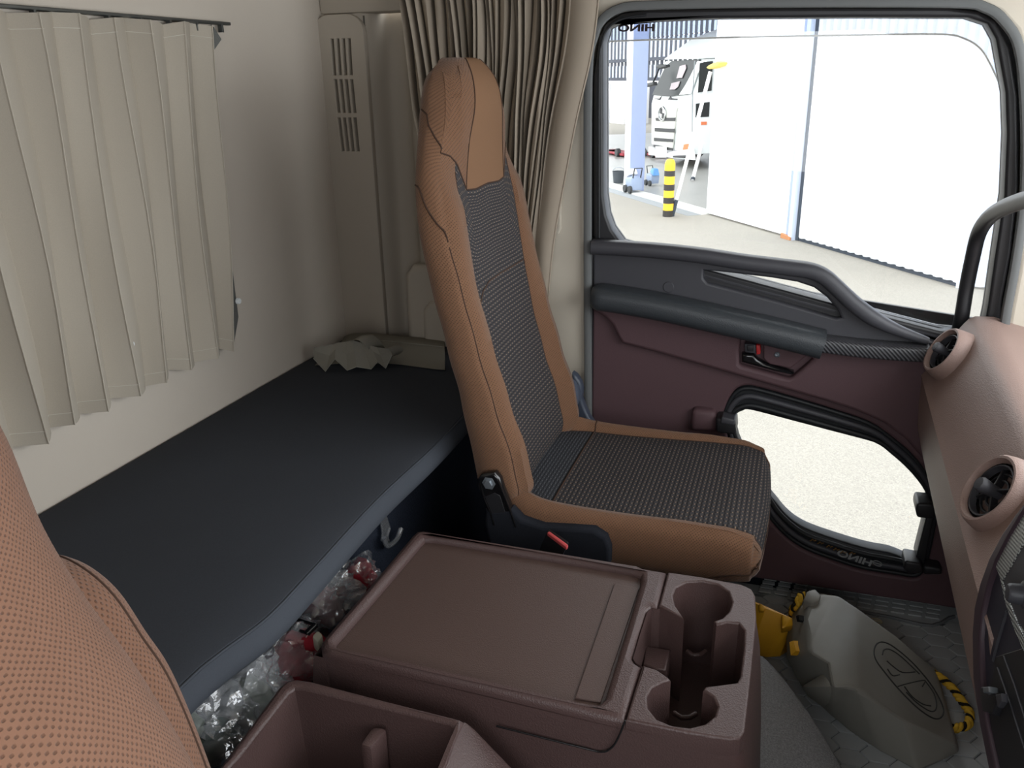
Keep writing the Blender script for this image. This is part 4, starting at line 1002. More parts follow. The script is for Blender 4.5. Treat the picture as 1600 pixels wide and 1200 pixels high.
box('well_floor', (-.67, .55, .415), (-.3, .84, .42), MAR, bn, 0)
ri = [(-0.3657,0.8461,0.583),(-0.352,0.8481,0.57),(-0.2953,0.8366,0.53),(-0.2671,0.8292,0.5),(-0.3617,0.7371,0.583),(-0.3655,0.8084,0.583)]
rr_ = [Vector(p) for p in ri]
hull_obj('sloping_side', [rr_[0], rr_[1], rr_[2], rr_[3], rr_[4], rr_[5]] + [Vector((p.x, p.y, .1)) for p in rr_], MAR, bn, .008, ang=50)
fin = [(-0.4909,0.8186,0.565),(-0.4694,0.8215,0.565),(-0.4759,0.7845,0.562),(-0.4937,0.7854,0.562)]
hull_obj('divider_fin', fin + [(a, b, .42) for a, b, c in fin], MAR, bn, .006)
bw = [(a, b) for a, b in bo_]
loft('body', [[(p[0], p[1], z) for p in bw] for z in (.565, .3, 0)], MAR, bn, closed=True, ang=60)

# ================================================================== CARPETED ENGINE TUNNEL
tn = [(-.80, 1.56), (-.3, 1.56), (-.02, 1.562), (.025, 1.556), (.078, 1.492), (.137, 1.398), (.19, 1.282), (.24, 1.15), (.30, 1.0)]
rows = []
for p in cr([(a, b, 0) for a, b in tn], 4):
    k = 0 if p.x < 0 else p.x * .25
    rows.append([(p.x, .35, .27 - k), (p.x, p.y - .15, .27 - k), (p.x, p.y - .04, .265 - k), (p.x, p.y - .008, .248 - k), (p.x, p.y + .012, .20 - k), (p.x + .01, p.y + .02, .1), (p.x + .02, p.y + .025, 0)])
o = loft('trim_5', rows, CARPG, None, ang=60); o['kind'] = 'structure'

# ================================================================== DASHBOARD
dash = thing('dashboard', 'maroon-brown plastic dashboard with two round air vents at the right edge', 'dashboard', (.5, 1.2, 0))
def dprof(y):
    t = (2.12 - y) / .73; dz = -.038 * t; dx = -.008 * t + (.05 if y < 1.12 else 0)
    base = [(.54, .0), (.515, .06), (.47, .17), (.43, .28), (.385, .41), (.342, .52), (.328, .57), (.321, .64), (.3195, .702), (.3165, .709), (.3215, .716), (.327, .722), (.345, .757), (.368, .798), (.392, .838), (.401, .850), (.413, .857), (.45, .858), (.52, .84), (.62, .82), (.9, .80)]
    return [(a + (dx if b > .3 else dx * b / .3), y, b + (dz * min(1, b / .5))) for a, b in base]
ys = [2.135, 2.13, 2.0, 1.8, 1.6, 1.4, 1.2, 1.125, 1.11, .8, .4, 0, -.3]
rows = [dprof(y) for y in ys]
rows[0] = [(p[0] + .012, p[1], p[2] - (.012 if p[2] > .7 else 0)) for p in rows[0]]
loft('dash_body', rows, DASH, dash, ang=45)
from_data('dash_end', [Vector(p) for p in rows[0]] + [(.9, 2.135, 0)], [tuple(range(len(rows[0]) + 1))], DASH, dash, False)
def vent(c, nrm, r, name='air_vent'):
    a = Vector((0, 1, 0)); nrm = Vector(nrm).normalized(); a = (a - nrm * a.dot(nrm)).normalized(); b = nrm.cross(a)
    fn = lambda u, v, w_: tuple(Vector(c) + a * u + b * v + nrm * w_)
    ring = lathe(name, [(r * 1.36, -.032), (r * 1.27, -.006), (r * 1.21, .005), (r * 1.14, .010), (r * 1.06, .010), (r * 1.0, .004), (r * .97, -.004), (r * .95, -.03)], fn, DASH, dash, 36)
    lathe('barrel', [(r * .96, .0), (r * .93, -.012), (r * .90, -.03), (0, -.034)], fn, BLKG, ring, 28)
    lathe('collar', [(r * .92, -.004), (r * .90, .002), (r * .85, .002), (r * .83, -.01)], fn, GREYD, ring, 28)
    for k in range(4):
        an = PI / 4 + k * PI / 2
        P = [fn(math.cos(an) * r * q, math.sin(an) * r * q, -.006 - .01 * q) for q in (.15, .5, .86)]
        sweep('vane', P, rrect(.004, .014, .001, 1), nrm, BLK, ring)
    for q in (.45, .68): 
        tube('vane_ring', [fn(math.cos(2 * PI * k / 20) * r * q, math.sin(2 * PI * k / 20) * r * q, -.012) for k in range(20)], .0025, BLK, ring, True, 6, up=tuple(nrm))
    lathe('knob', [(r * .20, -.014), (r * .21, .006), (r * .24, .012), (r * .25, .020), (r * .20, .025), (0, .026)], fn, GREYD, ring, 16)
vent((.342, 2.02, .800), (-.85, -.15, .5), .047)
vent((.338, 1.40, .757), (-.85, -.15, .5), .052)
# centre stack: dark bezel, slate recess, woven strip, knob, hook
XS = .30
bz = [(1.079,0.9034),(1.118,0.8583),(1.159,0.8067),(1.197,0.7459),(1.217,0.6923),(1.222,0.6465),(1.206,0.6102),(1.157,0.5678),(1.086,0.5478),(1.011,0.5391),(0.9424,0.5329)]
inn = [(1.073,0.8956),(1.1,0.8604),(1.13,0.8164),(1.163,0.759),(1.179,0.7088),(1.181,0.6662),(1.166,0.6311),(1.121,0.5957),(1.056,0.5735),(0.9833,0.5652),(0.9208,0.5549)]
fl = lambda p: [(-a, b) for a, b in p]
far = [(.62, bz[-1][1]), (.62, bz[0][1])]
plate('stack_housing', fl([(a + .006, b + .004) for a, b in bz] + far), [], .20, xback(.515), DASH, dash, .006)
bzp = plate('stack_bezel', fl(bz + [(p[0], p[1]) for p in reversed(inn)]), [], .016, xback(.318), PURP, dash, .004)
plate('slate_recess', fl(bz + [(.63, inn[-1][1]), (.63, inn[0][1])]), [], .009, xback(.318), NAVY, dash, .001)
wv = [(1.092,0.889),(1.129,0.8406),(1.156,0.7921),(1.173,0.7477),(1.142,0.7495),(1.096,0.7383),(1.04,0.7361),(0.9697,0.7411),(0.9812,0.7549),(1.033,0.7509),(1.084,0.7499),(1.126,0.7515),(1.1,0.7939),(1.064,0.8552)]
plate('woven_strip', fl(wv), [], .006, xback(.311), CARBW, dash, .001)
bk2 = [(1.127,0.7519),(1.102,0.7908),(1.058,0.864),(0.9748,0.7631),(1.037,0.7515),(1.087,0.7503)]
plate('stack_panel', fl(bk2), [], .004, xback(.310), GREYD, dash, .001)
kn = [(1.024,0.7962)][0]
kf = fplane((.308, kn[0], kn[1]), (0, -1, 0), (0, 0, 1))
kb = lathe('rotary_knob', [(.017, 0), (.017, .006), (.013, .008), (.012, .020), (.010, .023), (0, .024)], kf, GREYD, dash, 14)
lp = [(1.095,0.6543),(0.9933,0.7433),(0.8583,0.6209),(0.9423,0.5352),(1.045,0.5511),(1.091,0.5834),(1.091,0.6357)]
plate('lower_stack_panel', fl(lp), [], .005, xback(.312), BLK, dash, .002)
for s in ([(1.058,0.6817),(0.9957,0.685),(0.9333,0.6833)], [(1.073,0.6525),(0.9973,0.6565),(0.9114,0.657)]):
    tube('panel_rib', [(.306, a, b) for a, b in s], .0012, GREYD, dash, n=5)
dv = [(1.092,0.7274),(1.102,0.6712),(1.105,0.6398)]
tube('recess_rib', [(.309, a, b) for a, b in dv], .003, GREYD, dash, n=5)
hk = thing('bag_hook', 'small black hook on the dark dashboard side', 'hook', (.30, 1.05, .6))
hb = [(1.1,0.5984),(1.071,0.621),(1.063,0.6157),(1.031,0.6443),(1.02,0.6382),(1.028,0.6106),(1.071,0.5811),(1.091,0.5857)]
plate('hook_plate', fl(hb), [], .014, xback(.312), BLK, hk, .003)
hb2 = [(1.061,0.6266),(1.038,0.646),(1.031,0.6421),(1.054,0.6227)]
plate('hook_tip', fl(hb2), [], .012, xback(.302), STEEL, hk, .002)
hb3 = [(1.019,0.6493),(0.9985,0.6682),(0.9902,0.662),(1,0.6448)]
plate('hook_lip', fl(hb3), [], .008, xback(.302), GREYD, hk, .002)

# grab handle on the front pillar
gh = thing('pillar_grab_handle', 'black tubular grab handle on the front pillar beside the window', 'handle', (.4, 2.05, .85))
g3 = [(0.4079,2.28,0.74),(0.4195,2.321,0.8),(0.403,2.23,0.9),(0.3957,2.179,0.98),(0.3954,2.147,1.045),(0.4083,2.143,1.082),(0.43,2.135,1.105),(0.4743,2.156,1.12),(0.5419,2.196,1.14)]
gp = [(.395 + .03 * i / 8, None, None) for i in range(9)]
gpt = [(2.208,0.7609),(2.185,0.8351),(2.186,0.91),(2.175,0.9807),(2.152,1.044),(2.073,1.092),(1.96,1.128),(1.795,1.167),(1.502,1.228),(1.298,1.269)]
gp3 = [(.395, a, b) for a, b in gpt[:-1]] + [(.42, 1.78, 1.185), (.50, 1.80, 1.19), (.64, 1.95, 1.18), (.80, 2.125, 1.16)]
sweep('grip', cr(gp3, 5), circ(.0165, 12), (1, .2, 0), BLK, gh, ang=60)
lathe('foot', [(.0, .01), (.02, .01), (.022, 0), (.022, -.04)], fplane((.395, gpt[0][0], gpt[0][1]), (1, 0, 0), (0, 1, 0)), BLK, gh, 14)

# ================================================================== FLOOR MAT
mat_ = thing('floor_mat', 'black rubber floor mat with moulded hexagon cells in the passenger footwell', 'mat', (.2, 1.9, 0))
plate('mat_base', [(-.28, 1.42), (.53, 1.42), (.55, 2.2), (-.28, 2.2)], [], .008, zplane(.001), MAT, mat_, .003)
def hexm():
    pr = [(-.0365, 0), (-.019, -.0228), (.019, -.0228), (.0365, 0), (.019, .0228), (-.019, .0228)]
    v = [(x, y, 0) for x, y in pr] + [(x * .96, y * .96, .004) for x, y in pr]
    f = [(i, (i + 1) % 6, (i + 1) % 6 + 6, i + 6) for i in range(6)] + [tuple(range(6, 12))]
    me = bpy.data.meshes.new('hexagon_cell'); me.from_pydata(v, [], f); me.materials.append(MAT); me.update(); return me
HX = hexm(); base_w = wl(mat_)
grv = plate('groove_bed', [(-.27, 1.43), (.52, 1.43), (.53, 2.15), (-.27, 2.15)], [], .0012, zplane(.0085), MATD, mat_, .0003)
px_, py_ = .0575, .0485
c0 = [(0.4436,2.062)][0]
for i in range(-12, 2):
    for j in range(-13, 3):
        x = c0[0] + i * px_ ; y = c0[1] + (j + (.5 if i % 2 else 0)) * py_
        if not (-.24 < x < .51 and 1.46 < y < 2.14): continue
        # cells under the seat base and tunnel are never seen: leave them out
        if x < -.06 or y < 1.50: continue
        o = bpy.data.objects.new('hexagon_cell', HX); link(o, mat_); o.location = Vector((x, y, .0097)) - base_w
# door-side tread zone
tz = [(0.1182,2.15),(0.2494,2.136),(0.3279,2.133),(0.4091,2.122),(0.4365,2.125),(0.4605,2.146),(0.482,2.172),(0.4981,2.185),(0.5218,2.199),(0.5437,2.35),(0.1173,2.321)]
tread = plate('tread_zone', [(a, min(b, 2.262)) for a, b in tz], [], .012, zplane(.006), MAT, mat_, .003)
rg = [(0.1182,2.15),(0.2493,2.135),(0.3277,2.131),(0.4089,2.119),(0.4362,2.122),(0.4601,2.142),(0.4817,2.17),(0.4979,2.183)]
tube('tread_border', [(a, b, .016) for a, b in rg], .005, MATD, mat_, n=6)
bm = bmesh.new(); add_box(bm, (0, 0, .002), (.034, .0165, .004)); bevel(bm, .0012, 1)
TM = bpy.data.meshes.new('tread_block'); bm.to_mesh(TM); bm.free(); TM.materials.append(MAT)
t0 = [(0.311,2.158),(0.354,2.159),(0.2542,2.155)]
dx_ = t0[1][0] - t0[0][0]; dy_ = t0[1][1] - t0[0][1]
for i in range(-7, 4):
    for j in range(0, 7):
        x = t0[0][0] + i * dx_ + j * .004; y = t0[0][1] + i * dy_ * .3 + j * .0225
        if y > 2.245 or x > .47: continue
        o = bpy.data.objects.new('tread_block', TM); link(o, mat_); o.location = Vector((x, y, .018)) - base_w
ec = [(0.2994,2.109)][0]
LOGO = M('mat_logo_cream', (216, 208, 176), .6)
tube('mat_emblem', [(ec[0] + .013 * math.cos(2 * PI * k / 20), ec[1] - .004 + .011 * math.sin(2 * PI * k / 20), .0140) for k in range(20)], .0022, LOGO, mat_, True, 6)
tube('mat_emblem_bar', [(ec[0] - .009, ec[1] - .006, .0140), (ec[0] + .009, ec[1] - .002, .0140)], .002, LOGO, mat_, n=6)
text('mat_lettering', 'HINO', .026, lambda u, v, w_: (ec[0] - .055 + u, ec[1] - .008 + v, .0137 + w_), LOGO, mat_, .0008, .0004, sx=1.2)

# ================================================================== WHEEL CHOCKS
ch = thing('wheel_chock', 'black moulded wheel chock with an oval emblem, lying on the floor mat', 'wheel chock', (.25, 1.85, .01))
top = [(0.1084,1.803,0.178),(0.1091,1.855,0.186),(0.1392,1.904,0.195),(0.1796,1.92,0.19),(0.2303,1.902,0.17),(0.32,1.897,0.115),(0.4108,1.869,0.058),(0.424,1.626,0.055),(0.3106,1.613,0.115),(0.2167,1.582,0.185),(0.1944,1.576,0.196),(0.1576,1.561,0.196),(0.1511,1.641,0.196),(0.1131,1.673,0.19)]
bot = [(0.0656,1.835,0.1),(0.0821,1.982,0.1),(0.1522,2.144,0.05),(0.2066,2.184,0.02),(0.2598,2.143,0.012),(0.345,2.043,0.012),(0.4273,1.925,0.012),(0.4379,1.66,0.012),(0.3485,1.57,0.012),(0.2733,1.612,0.012),(0.2208,1.655,0.012),(0.1724,1.676,0.03),(0.1051,1.719,0.06),(0.0704,1.782,0.08)]
def faces_obj(name, v, f, mat, parent, bev, ang=30):
    bm = bmesh.new(); V = [bm.verts.new(p) for p in v]
    for q in f: bm.faces.new([V[i] for i in q])
    bmesh.ops.recalc_face_normals(bm, faces=bm.faces)
    if bev: bevel(bm, bev, 3, ang=14)
    bmesh.ops.triangulate(bm, faces=[q for q in bm.faces if len(q.verts) > 4])
    return bm_obj(name, bm, mat, parent, ang=ang)
n_ = len(top)
V = [Vector(p) for p in top] + [Vector(p) for p in bot]
F = [(i, (i + 1) % n_, (i + 1) % n_ + n_, i + n_) for i in range(n_)]
F += [(0, 1, 2, 3, 13), (13, 3, 4, 9, 10, 12), (12, 10, 11), (4, 5, 6, 7, 8, 9)]
F.append(tuple(range(2 * n_ - 1, n_ - 1, -1)))
faces_obj('chock_body', V, F, CHOCK, ch, .010)
SL = 'xx'
em1 = [(0.2549,1.764,0.1597),(0.2643,1.801,0.1531),(0.282,1.828,0.1416),(0.3072,1.838,0.1257),(0.3479,1.827,0.1005),(0.3848,1.792,0.078),(0.4025,1.748,0.0678),(0.4044,1.715,0.0672),(0.3913,1.679,0.076),(0.3711,1.66,0.0889),(0.3392,1.659,0.1089),(0.3026,1.679,0.1314),(0.2724,1.708,0.1497),(0.256,1.732,0.1595)]
em2 = [(0.2739,1.77,0.1477),(0.2801,1.796,0.1433),(0.2966,1.816,0.1327),(0.3227,1.818,0.1163),(0.3618,1.799,0.0923)]
em3 = [(0.2831,1.758,0.1421),(0.2978,1.753,0.133),(0.3182,1.756,0.1202),(0.3511,1.795,0.099)]
em4 = [(0.2822,1.727,0.1432),(0.2922,1.715,0.1372),(0.3099,1.738,0.1258)]
em5 = [(0.3019,1.688,0.1317),(0.3347,1.737,0.1103),(0.3724,1.788,0.0859),(0.3628,1.756,0.0924)]
em6 = [(0.3175,1.705,0.1216),(0.3326,1.687,0.1125),(0.3552,1.687,0.0984),(0.3749,1.702,0.0858)]
em7 = [(0.3724,1.788,0.0859),(0.3879,1.763,0.0766),(0.3908,1.73,0.0754),(0.3842,1.698,0.0801),(0.3688,1.679,0.09),(0.3411,1.676,0.1074),(0.3197,1.688,0.1206)]
up_ = Vector((.3, -.1, .95))
sweep('emblem_oval', [Vector(p) + up_ * .001 for p in cr(em1, 4, True)], circ(.0016, 6), up_, CHOCKG, ch, True, False)
for q in (em2, em3, em4, em5, em6, em7): sweep('emblem_stroke', [Vector(p) + up_ * .001 for p in cr(q, 4)], circ(.0014, 6), up_, CHOCKG, ch)
for s, z in (('a', 0),):
    sl = [(0.0768,1.764,0.145),(0.0857,1.766,0.15),(0.0918,1.728,0.15),(0.0814,1.722,0.14)]
    hull_obj('slot', [Vector(p) + Vector((-.004, -.008, .004)) for p in sl] + [Vector(p) + Vector((.01, .006, -.004)) for p in sl], YEL, ch)
    sl = [(0.0883,1.842,0.165),(0.0938,1.844,0.168),(0.0957,1.824,0.168),(0.0911,1.822,0.163)]
    hull_obj('slot', [Vector(p) + Vector((-.004, -.006, .004)) for p in sl] + [Vector(p) + Vector((.01, .006, -.004)) for p in sl], BLKG, ch)
kb_ = [(0.099,1.878,0.19),(0.1059,1.904,0.2),(0.125,1.92,0.2),(0.1387,1.897,0.2),(0.135,1.873,0.2),(0.1184,1.86,0.195)]
hull_obj('top_lug', kb_ + [(a, b, c - .03) for a, b, c in kb_], CHOCK, ch, .006)
lw_ = [(0.102,1.665,0.1),(0.1483,1.643,0.17),(0.1555,1.57,0.19),(0.1788,1.68,0.03),(0.1192,1.704,0.05)]
hull_obj('side_block', lw_ + [(a + .02, b + .04, c - .02) for a, b, c in lw_], CHOCK, ch, .006)
def rope(path, r, parent_, nm='rope'):
    P = cr(path, 8); tw = 0
    for s in range(3):
        pts = []; acc = 0
        for i, p in enumerate(P):
            if i: acc += (P[i] - P[i - 1]).length
            a = P[max(i - 1, 0)]; b = P[min(i + 1, len(P) - 1)]; t = (b - a).normalized()
            s1 = t.cross(Vector((0.1, .2, 1))).normalized(); s2 = s1.cross(t)
            an = acc / .034 * 2 * PI + s * 2 * PI / 3
            pts.append(p + (s1 * math.cos(an) + s2 * math.sin(an)) * r * .62)
        tube('rope_strand', pts, r * (.5 if s == 0 else .66), ROPK if s == 0 else ROPY, parent_, n=6)
rp = thing('rope_loop', 'twisted yellow and black rope loop tied through the black wheel chock', 'rope', (.43, 1.85, .02))
rope([(0.4057,1.879,0.045),(0.4144,1.863,0.05),(0.434,1.849,0.045),(0.45,1.823,0.04),(0.46,1.801,0.035),(0.4706,1.785,0.03),(0.4674,1.751,0.028),(0.4554,1.731,0.028),(0.4304,1.714,0.03),(0.4186,1.715,0.03)], .0085, rp)
rp2 = thing('rope_end', 'yellow rope end poking out behind the top of the black wheel chock', 'rope', (.1, 2.1, .1))
rope([(0.0978,1.966,0.15),(0.0944,1.944,0.15),(0.09,1.938,0.14),(0.0838,1.934,0.13),(0.08,1.946,0.11),(0.0806,1.958,0.08)], .0085, rp2)
yc_ = thing('yellow_chock', 'worn yellow plastic chock wedged between console and black chock', 'wheel chock', (.05, 2.0, .01))
ya = [(-0.0267,1.901,0.15),(-0.0017,1.894,0.15),(0.0143,1.875,0.15),(0.0541,1.873,0.14),(0.078,1.868,0.14),(0.0805,1.867,0.12),(0.0702,1.861,0.1),(0.0587,1.857,0.03),(0.0288,1.845,0.03),(-0.0144,1.847,0.03)]
hull_obj('block', ya + [(a + .01, b + .06, .012) for a, b, c in ya], YEL, yc_, .006)
yl = [(0.0524,1.853,0.15),(0.0568,1.855,0.155),(0.0778,1.847,0.155),(0.08,1.838,0.14),(0.0557,1.819,0.14)]
hull_obj('raised_lip', yl + [(a, b + .02, c - .03) for a, b, c in yl], YEL, yc_, .004)
yg = [(-0.0035,1.885,0.152),(0.0026,1.883,0.158),(0.0125,1.87,0.158),(0.0113,1.859,0.152),(-0.0014,1.859,0.152)]
hull_obj('raised_tab', yg + [(a, b + .02, c - .02) for a, b, c in yg], YEL, yc_, .003)

# ================================================================== OUTSIDE
GZ = -1.15
o = box('ground', (-60, 2.6, GZ - .1), (40, 80, GZ), GRND, None, 0); o['kind'] = 'structure'
O_ = Vector((-1.63, 16.6, 0)); E_ = Vector((.568, -.823, 0)).normalized(); N_ = Vector((E_.y, -E_.x, 0)); ZZ = Vector((0, 0, 1))
def bplane(off): return fplane(O_ + N_ * off, E_, ZZ)
bld = thing('shed_building', 'white sheet-metal shed with a wide sliding door, across the yard', 'building', tuple(O_ + Vector((0, 0, GZ))))
dr = [(-0.108,2.287),(-0.0436,-1.155),(2.63,-1.161),(2.675,2.115)]
T0, T1 = dr[1][0], dr[2][0]
plate('sliding_door', [(T0, GZ + .03), (T1, GZ + .03), (T1, 4.6), (T0, 4.6)], [], .06, bplane(-.06), WBARN, bld, .01)
for k in range(1, 4): plate('door_panel_rib', [(T0 + (T1 - T0) * k / 4 - .012, GZ + .05), (T0 + (T1 - T0) * k / 4 + .012, GZ + .05), (T0 + (T1 - T0) * k / 4 + .012, 4.6), (T0 + (T1 - T0) * k / 4 - .012, 4.6)], [], .006, bplane(0), WBARN, bld, .002)
sm = [(2.683,-1.153),(2.808,-1.152),(2.897,-1.158),(2.968,-1.166)]
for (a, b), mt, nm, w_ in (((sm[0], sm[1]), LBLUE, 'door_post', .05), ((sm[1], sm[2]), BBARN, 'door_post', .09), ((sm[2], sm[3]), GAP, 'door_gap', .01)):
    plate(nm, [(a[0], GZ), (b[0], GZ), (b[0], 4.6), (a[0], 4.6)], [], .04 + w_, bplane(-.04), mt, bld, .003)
plate('rusty_foot', [(sm[0][0] - .05, GZ), (sm[2][0], GZ), (sm[2][0], GZ + .05), (sm[0][0] - .05, GZ + .08)], [], .05, bplane(.06), RUST, bld, .004)
# corrugated sheet: trapezoid ribs as one folded sheet
T2 = [(6.362,-1.152)][0][0]; T1b = sm[3][0]
def corrugate(name, fn, t0, t1, z0, z1, pitch, dep, mat, parent):
    pr = []; t = t0
    while t < t1 - 1e-6:
        for a, d in ((0, 0), (.34, 0), (.46, dep), (.86, dep), (1.0, 0)):
            if t + a * pitch <= t1 and not (a == 0 and pr): pr.append((t + a * pitch, d))
        t += pitch
    v = []; f = []
    for t, d in pr: v += [fn(t, z0, d), fn(t, z1, d)]
    for i in range(len(pr) - 1): f.append((2 * i, 2 * i + 2, 2 * i + 3, 2 * i + 1))
    return from_data(name, v, f, mat, parent, False)
corrugate('corrugated_wall', bplane(0), T1b, T2, GZ + .06, 4.6, .17, .04, M('corrugated_white', (208, 210, 214), .6), bld)
plate('wall_plinth', [(T1b, GZ), (T2, GZ), (T2, GZ + .1), (T1b, GZ + .1)], [], .05, bplane(-.06), GAP, bld, 0)
cA, cB = [(1.982,11.36,-1.15),(2.402,11.36,-1.15)]
cA = Vector(cA); dirC = (Vector(cB) - cA).normalized()
corrugate('end_wall', fplane(cA - Vector((0, 0, GZ)), dirC, ZZ), 0, 3.2, GZ + .03, 4.6, .42, .04, BBARN, bld)  # blue tone stands in for shade on this turned wall
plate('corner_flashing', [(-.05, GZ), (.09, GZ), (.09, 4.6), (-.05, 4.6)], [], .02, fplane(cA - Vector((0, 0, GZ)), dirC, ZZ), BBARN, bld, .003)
# column between the bays, threshold, shed floor, back wall
pp = [(-3.991,0.9358),(-3.674,0.9403),(-3.829,-0.9677)]
PT0, PT1 = pp[0][0], pp[1][0]
plate('steel_column', [(PT0, GZ), (PT1, GZ), (PT1, 4.6), (PT0, 4.6)], [], .36, bplane(-.36), WBARN, bld, .01)
plate('column_shaded_face', [(.0, GZ), (.36, GZ), (.36, 4.6), (.0, 4.6)], [], .02, fplane(O_ + E_ * (PT1 + .001) - N_ * 0, (-N_), ZZ), LBLUE, bld, .002)  # side of the white column, its shade painted blue-grey
fn0 = lambda t, s, z: tuple(O_ + E_ * t + N_ * s + Vector((0, 0, z)))
def slab(name, t0, t1, s0, s1, z0, z1, mat, parent, bev=.0):
    bm = bmesh.new(); V = [bm.verts.new(fn0(t, s, z)) for z in (z0, z1) for t, s in ((t0, s0), (t1, s0), (t1, s1), (t0, s1))]
    for q in ((0, 1, 2, 3), (4, 5, 6, 7), (0, 1, 5, 4), (1, 2, 6, 5), (2, 3, 7, 6), (3, 0, 4, 7)): bm.faces.new([V[i] for i in q])
    bmesh.ops.recalc_face_normals(bm, faces=bm.faces)
    if bev: bevel(bm, bev, 2)
    return bm_obj(name, bm, mat, parent)
slab('shed_floor', -22, .0, -20, -.25, GZ - .05, GZ + .015, SHFL, bld)
slab('threshold', -22, .0, -.25, .12, GZ - .05, GZ + .03, M('kerb_concrete', (205, 205, 200), .8), bld, .01)
slab('gutter', -22, .0, .12, .42, GZ - .05, GZ + .004, M('gutter_grey', (140, 144, 146), .8), bld)
zb_ = [(-41.07,3.346),(-41.01,2.204),(-41,1.887),(-40.95,1.088),(-40.94,0.807)]
gz = [p[1] for p in zb_]; tb = [(-42.73,2.888),(-27.04,2.407)]; ta, tbb = tb[0][0] - 4, tb[1][0] + 6
slab('back_wall', ta, tbb, -15.2, -15.06, GZ, gz[4], SHD, bld)
slab('shed_shade_roof', -24, 8, -16, -2.0, 5.2, 5.4, SHD, bld)  # unseen roof, added so the truck stays darker
pitch = (tb[1][0] - tb[0][0]) / 27; bm = bmesh.new(); rbm = bmesh.new()
t = ta
while t < tbb:
    for z0, z1 in ((gz[0] + .05, 5.0), (gz[1], gz[0]), (gz[3], gz[2])):
        if z0 > z1: z0, z1 = z1, z0
        c = O_ + E_ * (t + pitch * .3) - N_ * 15.03 + Vector((0, 0, (z0 + z1) / 2))
        add_box(bm, c, (pitch * .55, .01, abs(z1 - z0)), Matrix(((E_.x, N_.x, 0), (E_.y, N_.y, 0), (0, 0, 1))))
    add_box(rbm, O_ + E_ * (t + pitch * .8) - N_ * 15.05 + Vector((0, 0, (gz[3] + 5.2) / 2)), (pitch * .47, .08, 5.2 - gz[3]), Matrix(((E_.x, N_.x, 0), (E_.y, N_.y, 0), (0, 0, 1))))
    t += pitch
o = bm_obj('wall_rib', rbm, SHD, bld); o['kind'] = 'stuff'
o = bm_obj('translucent_strip', bm, SHL, bld); o['kind'] = 'stuff'
for k in (1, 3): slab('girt', ta, tbb, -15.06, -14.9, gz[k] - .1, gz[k] + .1, SHD, bld)

# white panels stacked at the back, red machines, floor cleaners, bucket
wpn = [(-33.71,0.9051),(-30.16,0.912),(-30,-1.731),(-33.6,-1.892)]
wp = thing('white_container', 'white panelled container standing inside the shed, left of the column', 'container', tuple(O_ + E_ * wpn[0][0] - N_ * 11 + Vector((0, 0, GZ))))
zt_, zb2 = wpn[0][1], wpn[3][1]
slab('body', wpn[0][0] - 3, wpn[1][0] + .6, -12.5, -11, zb2, zt_, WHITE, wp, .02)
sp = [(-31.44,0.6093)][0][0]
slab('panel_joint', sp - .02, sp + .02, -11, -10.97, zb2, zt_, M('joint_grey', (170, 172, 176), .7), wp)
slab('skid', wpn[0][0] - 3, wpn[1][0] + .6, -12.5, -11.05, zb2 - .35, zb2, GAP, wp)
for k in range(5): slab('skid_leg', wpn[0][0] - 2.5 + k * 1.2, wpn[0][0] - 2.3 + k * 1.2, -12.3, -11.2, GZ + .015, zb2 - .35, GAP, wp)
def machine(label, px, off):
    b = px; t0, t1 = b[0][0], b[1][0]; zt, zb_ = b[0][1], GZ + .015
    m_ = thing('floor_jack', label, 'machine', tuple(O_ + E_ * (t0 + t1) / 2 + N_ * off + Vector((0, 0, zb_))))
    slab('chassis', t0, t1, off - .6, off, zb_ + .12, zb_ + (zt - zb_) * .8, REDM, m_, .03)
    slab('cover', t0 + (t1 - t0) * .1, t0 + (t1 - t0) * .55, off - .5, off + .02, zb_ + .12, zt, REDM, m_, .04)
    slab('grille', t0 + (t1 - t0) * .12, t0 + (t1 - t0) * .4, off + .0, off + .03, zb_ + .2, zb_ + (zt - zb_) * .6, TRK, m_, .01)
    for q in (.15, .8):
        c = O_ + E_ * (t0 + (t1 - t0) * q) + N_ * (off + .01) + Vector((0, 0, zb_ + .13))
        lathe('wheel', [(0, .06), (.12, .06), (.13, .03), (.13, -.06), (0, -.06)], fplane(c, E_, ZZ), TRK, m_, 14)
    return m_
machine('red floor jack standing left of the steel column in the shed', [(-13.41,-1.091),(-11.49,-0.9521)], -3.2)
machine('low red floor jack behind the column beside the parked truck', [(-11.8,-1.09),(-10.65,-1.003)], -4.0)
def cleaner(label, c, s, mats, flip=1):
    c = Vector(c); m_ = thing('wet_vacuum', label, 'vacuum', tuple(c))
    f = lambda x, y, z: tuple(c + E_ * x * s * flip + N_ * y * s + Vector((0, 0, z * s)))
    hull_obj('tank', [f(x, y, z) for x, y, z in ((-.3, -.2, .12), (.3, -.2, .12), (.3, .2, .12), (-.3, .2, .12), (-.34, -.22, .5), (.26, -.22, .56), (.26, .22, .56), (-.34, .22, .5), (-.1, 0, .62))], mats[0], m_, .03 * s)
    hull_obj('hood', [f(x, y, z) for x, y, z in ((-.42, -.18, .5), (-.05, -.18, .66), (-.05, .18, .66), (-.42, .18, .5), (-.36, -.12, .82), (-.1, -.12, .84), (-.1, .12, .84), (-.36, .12, .82))], mats[1], m_, .03 * s)
    for x in (-.22, .2):
        lathe('wheel', [(0, .05 * s), (.13 * s, .05 * s), (.14 * s, 0), (.14 * s, -.04 * s), (0, -.04 * s)], fplane(Vector(f(x, .24, .14)), E_, ZZ), TRK, m_, 14)
    tube('handle', [f(.22, -.15, .5), f(.36, -.15, .9), f(.36, .15, .9), f(.22, .15, .5)], .025 * s, TRK, m_, n=6)
    return m_
